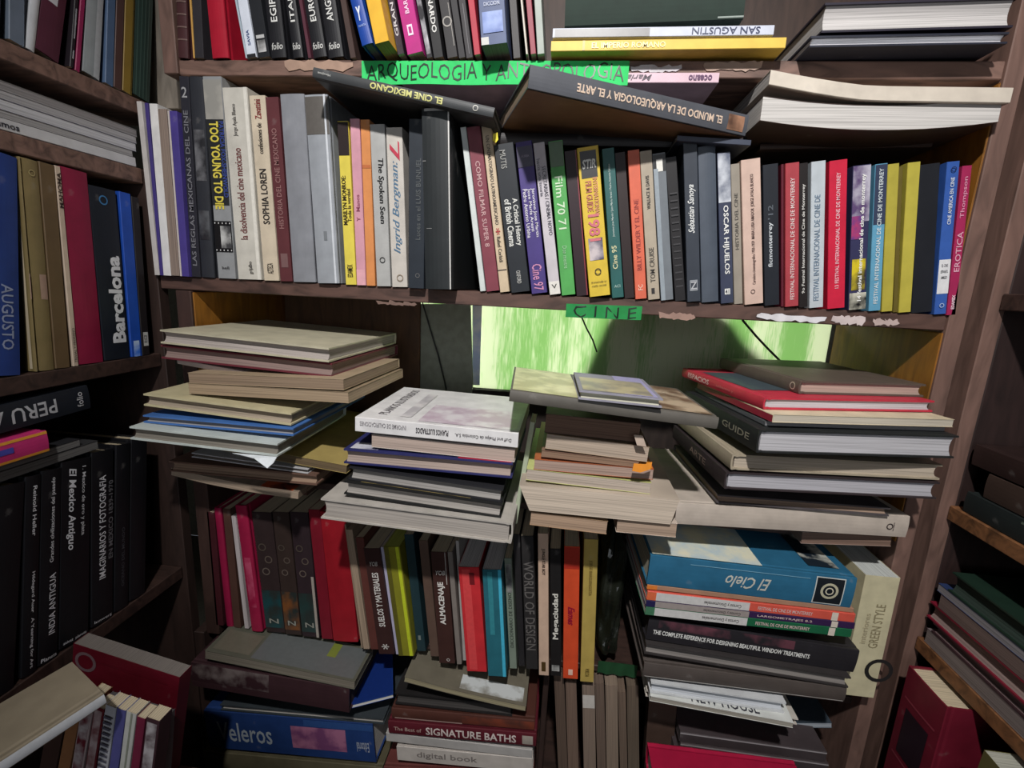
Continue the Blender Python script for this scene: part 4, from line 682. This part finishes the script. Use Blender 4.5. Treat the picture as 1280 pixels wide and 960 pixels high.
stand(1082, 719, 1051, 42, 'p', (206, 198, 164), 'tall thick beige volume with black ring emblem standing beside the pile', [('T', 'GREEN STYLE', .42, .78, .28, 'bu', (150, 140, 110), .62, 0, .01), ('T', 'interiores', .45, .7, .16, 'bu', (176, 166, 136), .3), ('O', .95, .24, .42, (40, 40, 40))], z=-.60, val=-.027, D=.2, page=(206, 210, 206))

# ------------------------------------------------------------------ lowest shelf, left and middle
g = 'things piled at the lower left of the bookcase'
Y(258, 966, 480, 988, 26, -.03, -.03, .2, 'F', 'h', (96, 90, 70), (190, 186, 170), 'olive grey book at the bottom edge under the blue sailing volume', (), g, dbg='V0')
Y(262, 935, 470, 954, 46, -.03, -.03, .2, 'F', 'h', (36, 62, 116), (210, 206, 200), 'thick blue volume lettered Veleros with a pink sail picture', [('T', 'Veleros', .60, .93, .5, 'td', (170, 180, 190), .5, 0, .01), ('B', .16, .48, (170, 110, 140), .22, .8, (120, 70, 110)), ('T', 'Editorial', .03, .1, .25, 'bu', (170, 176, 190), .4), ('B', 0, .4, (48, 80, 136), .82, .98)], g, dbg='V1')
Y(276, 888, 480, 906, 7, -.028, -.028, .16, 'B', 'h', (60, 66, 70), (170, 166, 160), 'thin dark jacketed book on the blue Veleros volume', (), g, dbg='V2')
Y(240, 858, 436, 892, 30, -.06, -.06, .2, 'F', 'h', (62, 40, 44), (60, 44, 44), 'dark plum padded album with pale blotches on its spine', [('B', .5, 1, (56, 36, 40), .3, 1, (120, 108, 106))], g, dbg='V3')
Y(430, 888, 492, 872, 4, -.05, -.02, .2, 'B', 'p', (30, 60, 130), WHITE, 'dark blue magazine corner sticking out right of the grey brochure', [('X', 'SENDEROS', .06, .2, .1, .9, (150, 170, 210), 0), ('C', .3, .99, .02, .98, (24, 50, 120))], g, name='magazine', dbg='V4')
Y(256, 823, 443, 862, 10, -.06, -.06, .078, 'B', 'p', (96, 96, 84), (130, 122, 108), 'grey brochure with olive stripe lying uppermost of the lower left pile', [('C', .1, .95, .3, .98, (104, 108, 108)), ('C', .1, .5, .74, .80, (130, 140, 60)), ('C', .3, .9, .03, .28, (110, 106, 92))], g, name='magazine', dbg='V5')
g = 'books in the lower middle pile'
Y(484, 990, 665, 1000, 30, -.03, -.03, .2, 'F', 'h', (110, 60, 56), WHITE, 'brown red book at the bottom edge of the lower middle pile', (), g, dbg='W0')
Y(497, 950, 666, 966, 17, -.03, -.03, .2, 'F', 'p', (196, 188, 180), WHITE, 'white book with faint grey lettering in the lower middle pile', [('T', 'digital book', .4, .85, .5, 'td', (130, 122, 118), .5)], g, dbg='W1')
Y(483, 928, 665, 950, 12, -.03, -.03, .2, 'F', 'p', (180, 176, 172), WHITE, 'pale grey plain book under the dark red lettered one', (), g, dbg='W2')
Y(486, 917, 670, 934, 15, -.035, -.035, .2, 'F', 'h', (92, 30, 40), WHITE, 'dark red spine with white capitals reading SIGNATURE BATHS', [('T', 'SIGNATURE BATHS', .13, .74, .6, 'td', (220, 206, 200), .5, 0, .02), ('T', 'The Best of', .77, .96, .3, 'td', (190, 160, 150), .5), ('B', .02, .09, (170, 160, 150), .15, .85)], g, dbg='W3')
Y(490, 898, 668, 914, 12, -.03, -.03, .2, 'F', 'h', (84, 50, 42), (120, 96, 84), 'dark brown book lying on the dark red lettered one', [('B', 0, .5, (120, 60, 44), .1, .9, (84, 50, 42)), ('B', .5, .98, (190, 160, 150), .0, .15)], g, dbg='W4')
Y(494, 880, 640, 896, 14, -.025, -.025, .18, 'B', 'h', (40, 38, 38), (60, 56, 54), 'black book below the floppy khaki brochure', (), g, dbg='W5')
Y(505, 852, 657, 887, 6, -.042, -.042, .2, 'B', 'p', (112, 106, 92), (160, 150, 120), 'floppy khaki brochure with a white torn patch, on the lower middle pile', [('C', .82, .97, .45, .97, (120, 114, 100), (206, 210, 210)), ('C', .3, .8, .25, .5, (60, 56, 52), (112, 106, 92))], g, name='magazine', dbg='W6', warp=bow(-.004))
# worn leaves bundles standing
g = 'worn brown leaf bundles standing in the lowest shelf'
for i, (xt, yt, xb, w_, c, lb) in enumerate(((692, 842, 700, 12, (96, 78, 66), 'leftmost worn brown leaf bundle standing in the lowest shelf'), (705, 838, 711, 14, (120, 98, 84), 'second worn leaf bundle from the left with pale top edge'), (727, 838, 731, 15, (136, 118, 104), 'third worn leaf bundle from the left with a bright white tip'), (743, 842, 748, 11, (110, 92, 80), 'fourth worn leaf bundle from the left, torn at the top'), (756, 850, 759, 15, (140, 122, 106), 'fifth worn leaf bundle from the left, fairly wide'), (770, 848, 775, 11, (112, 94, 80), 'sixth worn leaf bundle from the left'), (783, 846, 786, 14, (104, 90, 76), 'rightmost worn leaf bundle of the lowest shelf group'))):
    stand(xt, yt, xb, w_, 'n', None, lb, [('B', .84, .93, (206, 200, 192))] if i in (2,) else (), z=ZL, val=.004 - .006 * (i % 3), D=.18, page=c, name='magazine', group=g, H=.289 - .004 * (i % 2))
# right part of the lowest shelf
g = 'dark folders piled at the lower right'
z = -.86
for i in range(8):
    P = at('Y', -.04, 905, 960); X0 = .225; X1 = .47
    r = root_('folder', ['lowest', 'second', 'third', 'fourth', 'fifth', 'sixth', 'seventh', 'eighth', 'topmost'][i] + ' of the thin dark folders with silver edges piled at lower right', 'folder', g)
    place(r, Vector((X1 - .004 * (i % 2), -.03 + .003 * (i % 3), z + ZC)), Vector((0, 0, 1)), Vector((0, 1, 0)), Vector((-1, 0, 0)))
    book_parts(r, .0185, .2, X1 - X0 - .02 * (i / 9), 'p', (70, 62, 64), (96, 88, 88), [('B', 0, 1, (170, 164, 166), .86, .99)]); z += .0187
Y(870, 910, 1040, 910, 6, .02, .02, .15, 'B', 'p', (60, 70, 80), (170, 178, 186), 'bluish topmost leaf bundle above the thin dark folders', (), g, name='magazine', dbg='U')
Y(815, 1003, 1012, 1030, 26, -.12, -.12, .065, 'B', 'h', (170, 24, 62), WHITE, 'bright crimson book lying at the bottom edge in front of the folders', (), None, dbg='U2')
stand(812, 862, 800, 34, 'p', (84, 66, 58), 'brown card standing behind the crimson book, left of the folders', z=-.94, val=.0, D=.02, H=.26)

# ------------------------------------------------------------------ lower left corner
yy = -.27
stand(95, 829, 88, 130, 'p', (100, 16, 32), 'red book with pale ring emblem standing upright, cover facing out', [('O', .13, .87, .1, (120, 96, 100)), ('B', .9, .91, (100, 16, 32), .1, .9)], z=-.72, plane='Y', val=-.215, D=.022, H=None, page=(130, 122, 116))
stand(131, 886, 128, 77, 'p', (104, 100, 104), 'grey hardback standing before the red book, top edge visible', z=-.72, val=-.25, D=.014, page=(90, 86, 88))
for xt, yt, xb, w_, c, lb, dc in ((62, 900, 40, 20, (70, 50, 44), 'dark brown spine partly hidden under the tan album', []), (86, 893, 62, 14, (150, 104, 70), 'tan spine between brown and white ones, lower left', []), (100, 888, 78, 16, (180, 160, 160), 'white and red streaked spine at lower left', [('B', .1, .98, (206, 200, 200), .1, .9, (110, 40, 50))]), (118, 886, 97, 12, (110, 36, 44), 'dark red streaked spine at lower left', [('B', .1, .98, (110, 36, 44), .1, .9, (190, 170, 170))]), (132, 884, 112, 13, (190, 190, 196), 'silver spine with slanting dark stripes at lower left', [('B', .1 + .045 * i, .118 + .045 * i, (90, 90, 104), .1, .9) for i in range(19)]), (146, 888, 127, 11, (90, 90, 150), 'periwinkle blue spine at lower left', []), (158, 892, 140, 12, (206, 206, 200), 'cream white spine right of the periwinkle one', [('B', 0, 1, (150, 154, 140), .5, .7)]), (171, 898, 154, 10, (120, 40, 66), 'raspberry thin spine right of the cream white one', []), (183, 900, 167, 16, (70, 46, 52), 'dark spine with curly white marks at the right of the lower left group', [('B', .5, .97, (70, 46, 52), .1, .9, (190, 184, 186))])):
    stand(xt, yt, xb, w_, 'p', c, lb, dc, z=-.72, val=-.28, D=.02 if xt > 95 else .045, group='narrow spines standing in the lower left corner')
Y(-60, 1010, 134, 880, 17, -.42, -.31, .085, 'F', 'h', (150, 138, 118), (226, 228, 232), 'large tan album with bright white edge lying in the lower left corner', [('B', 0, 1, (214, 216, 220), .1, .92)], None, dbg='T')
box_t = box('cabinet', -.655, -.38, -.62, -.19, -1.5, -.722, WD); tag(box_t, 'dark low cabinet carrying the books of the lower left corner', 'cabinet')

# ------------------------------------------------------------------ right case
g = 'things in the right bookcase'
XR = .577
flatx(-.2825, .030, -.30, -.02, (34, 40, 40), (60, 70, 60), 'black shiny book lying on the right case shelf with pale streak', kind='h', gg=g, x=XR, side='F', decor=[('B', .3, .7, (90, 100, 88), .8, .9)], name='book')
flatx(-.252, .034, -.32, -.04, (66, 52, 46), (84, 68, 60), 'dull brown thick book lying on the black shiny one', kind='h', gg=g, x=XR + .004, side='F', name='book')
flatx(-.216, .03, -.30, .0 - .01, (48, 34, 32), (56, 40, 38), 'very dark book topping the pile on the right case shelf', kind='h', gg=g, x=XR + .004, side='F', name='book')
z = -.5002
for T_, y0, y1, c, pg, lb, kd in ((.022, -.30, -.012, (120, 108, 110), (136, 124, 120), 'grey ragged magazine lowest of the pile in the right case', 'p'), (.016, -.3, -.02, (60, 40, 44), (110, 90, 90), 'dark brown thin book in the right case pile', 'h'), (.026, -.32, -.006, (130, 28, 50), (150, 128, 122), 'maroon boarded thick book in the right case pile', 'h'), (.022, -.3, -.02, (70, 50, 50), (120, 100, 94), 'brown paged book over the maroon one in the right case', 'p'), (.012, -.3, -.012, (44, 60, 100), (150, 146, 150), 'blue covered magazine over the brown paged book in the right case', 'p'), (.03, -.33, -.03, (30, 50, 40), (44, 60, 52), 'dark green book topping the lower pile in the right case', 'h')):
    z = flatx(z, T_, y0, y1, c, pg, lb, kind=kd, gg=g, x=XR, name='book')
def standr(y0, T_, z, Hh, D, c, lb, x, kind='h', page=CREAM, decor=(), tilt=0):
    r = root_('book', lb, 'book', 'large volumes standing at the lower right'); ez = Vector((0, tilt, 1)).normalized(); ey = Vector((1, 0, 0)); ex = ey.cross(ez).normalized()
    place(r, Vector((x, y0, z + ZC)), ex, ey, ez); book_parts(r, T_, D, Hh, kind, c, page, decor)
standr(-.035, .075, -.83, .302, .2, (112, 26, 44), 'thick deep red bound volume with dark label standing at lower right', .545, decor=[('B', .55, .8, (40, 24, 34), .2, .8), ('B', .84, .85, (150, 60, 76), .1, .9), ('B', .52, .53, (150, 60, 76), .1, .9)])
standr(-.15, .055, -.829, .296, .2, (104, 98, 58), 'olive green volume with pale page edge standing at the right photo edge', .55, kind='p', page=(190, 190, 176), tilt=-.05)
flatx(.0205, .03, -.26, -.03, (150, 120, 120), (170, 140, 130), 'dim pinkish thick book in the upper part of the right case', kind='h', gg=g, x=XR + .01, name='book')
r_ = box('cardboard_piece', .59, .64, -.012, -.006, .10, .165, mat('paper', (124, 92, 78))); tag(r_, 'small brown cardboard piece behind the right upright', 'cardboard')
if '--dbg' in __import__('sys').argv: print('objs', len(bpy.data.objects))
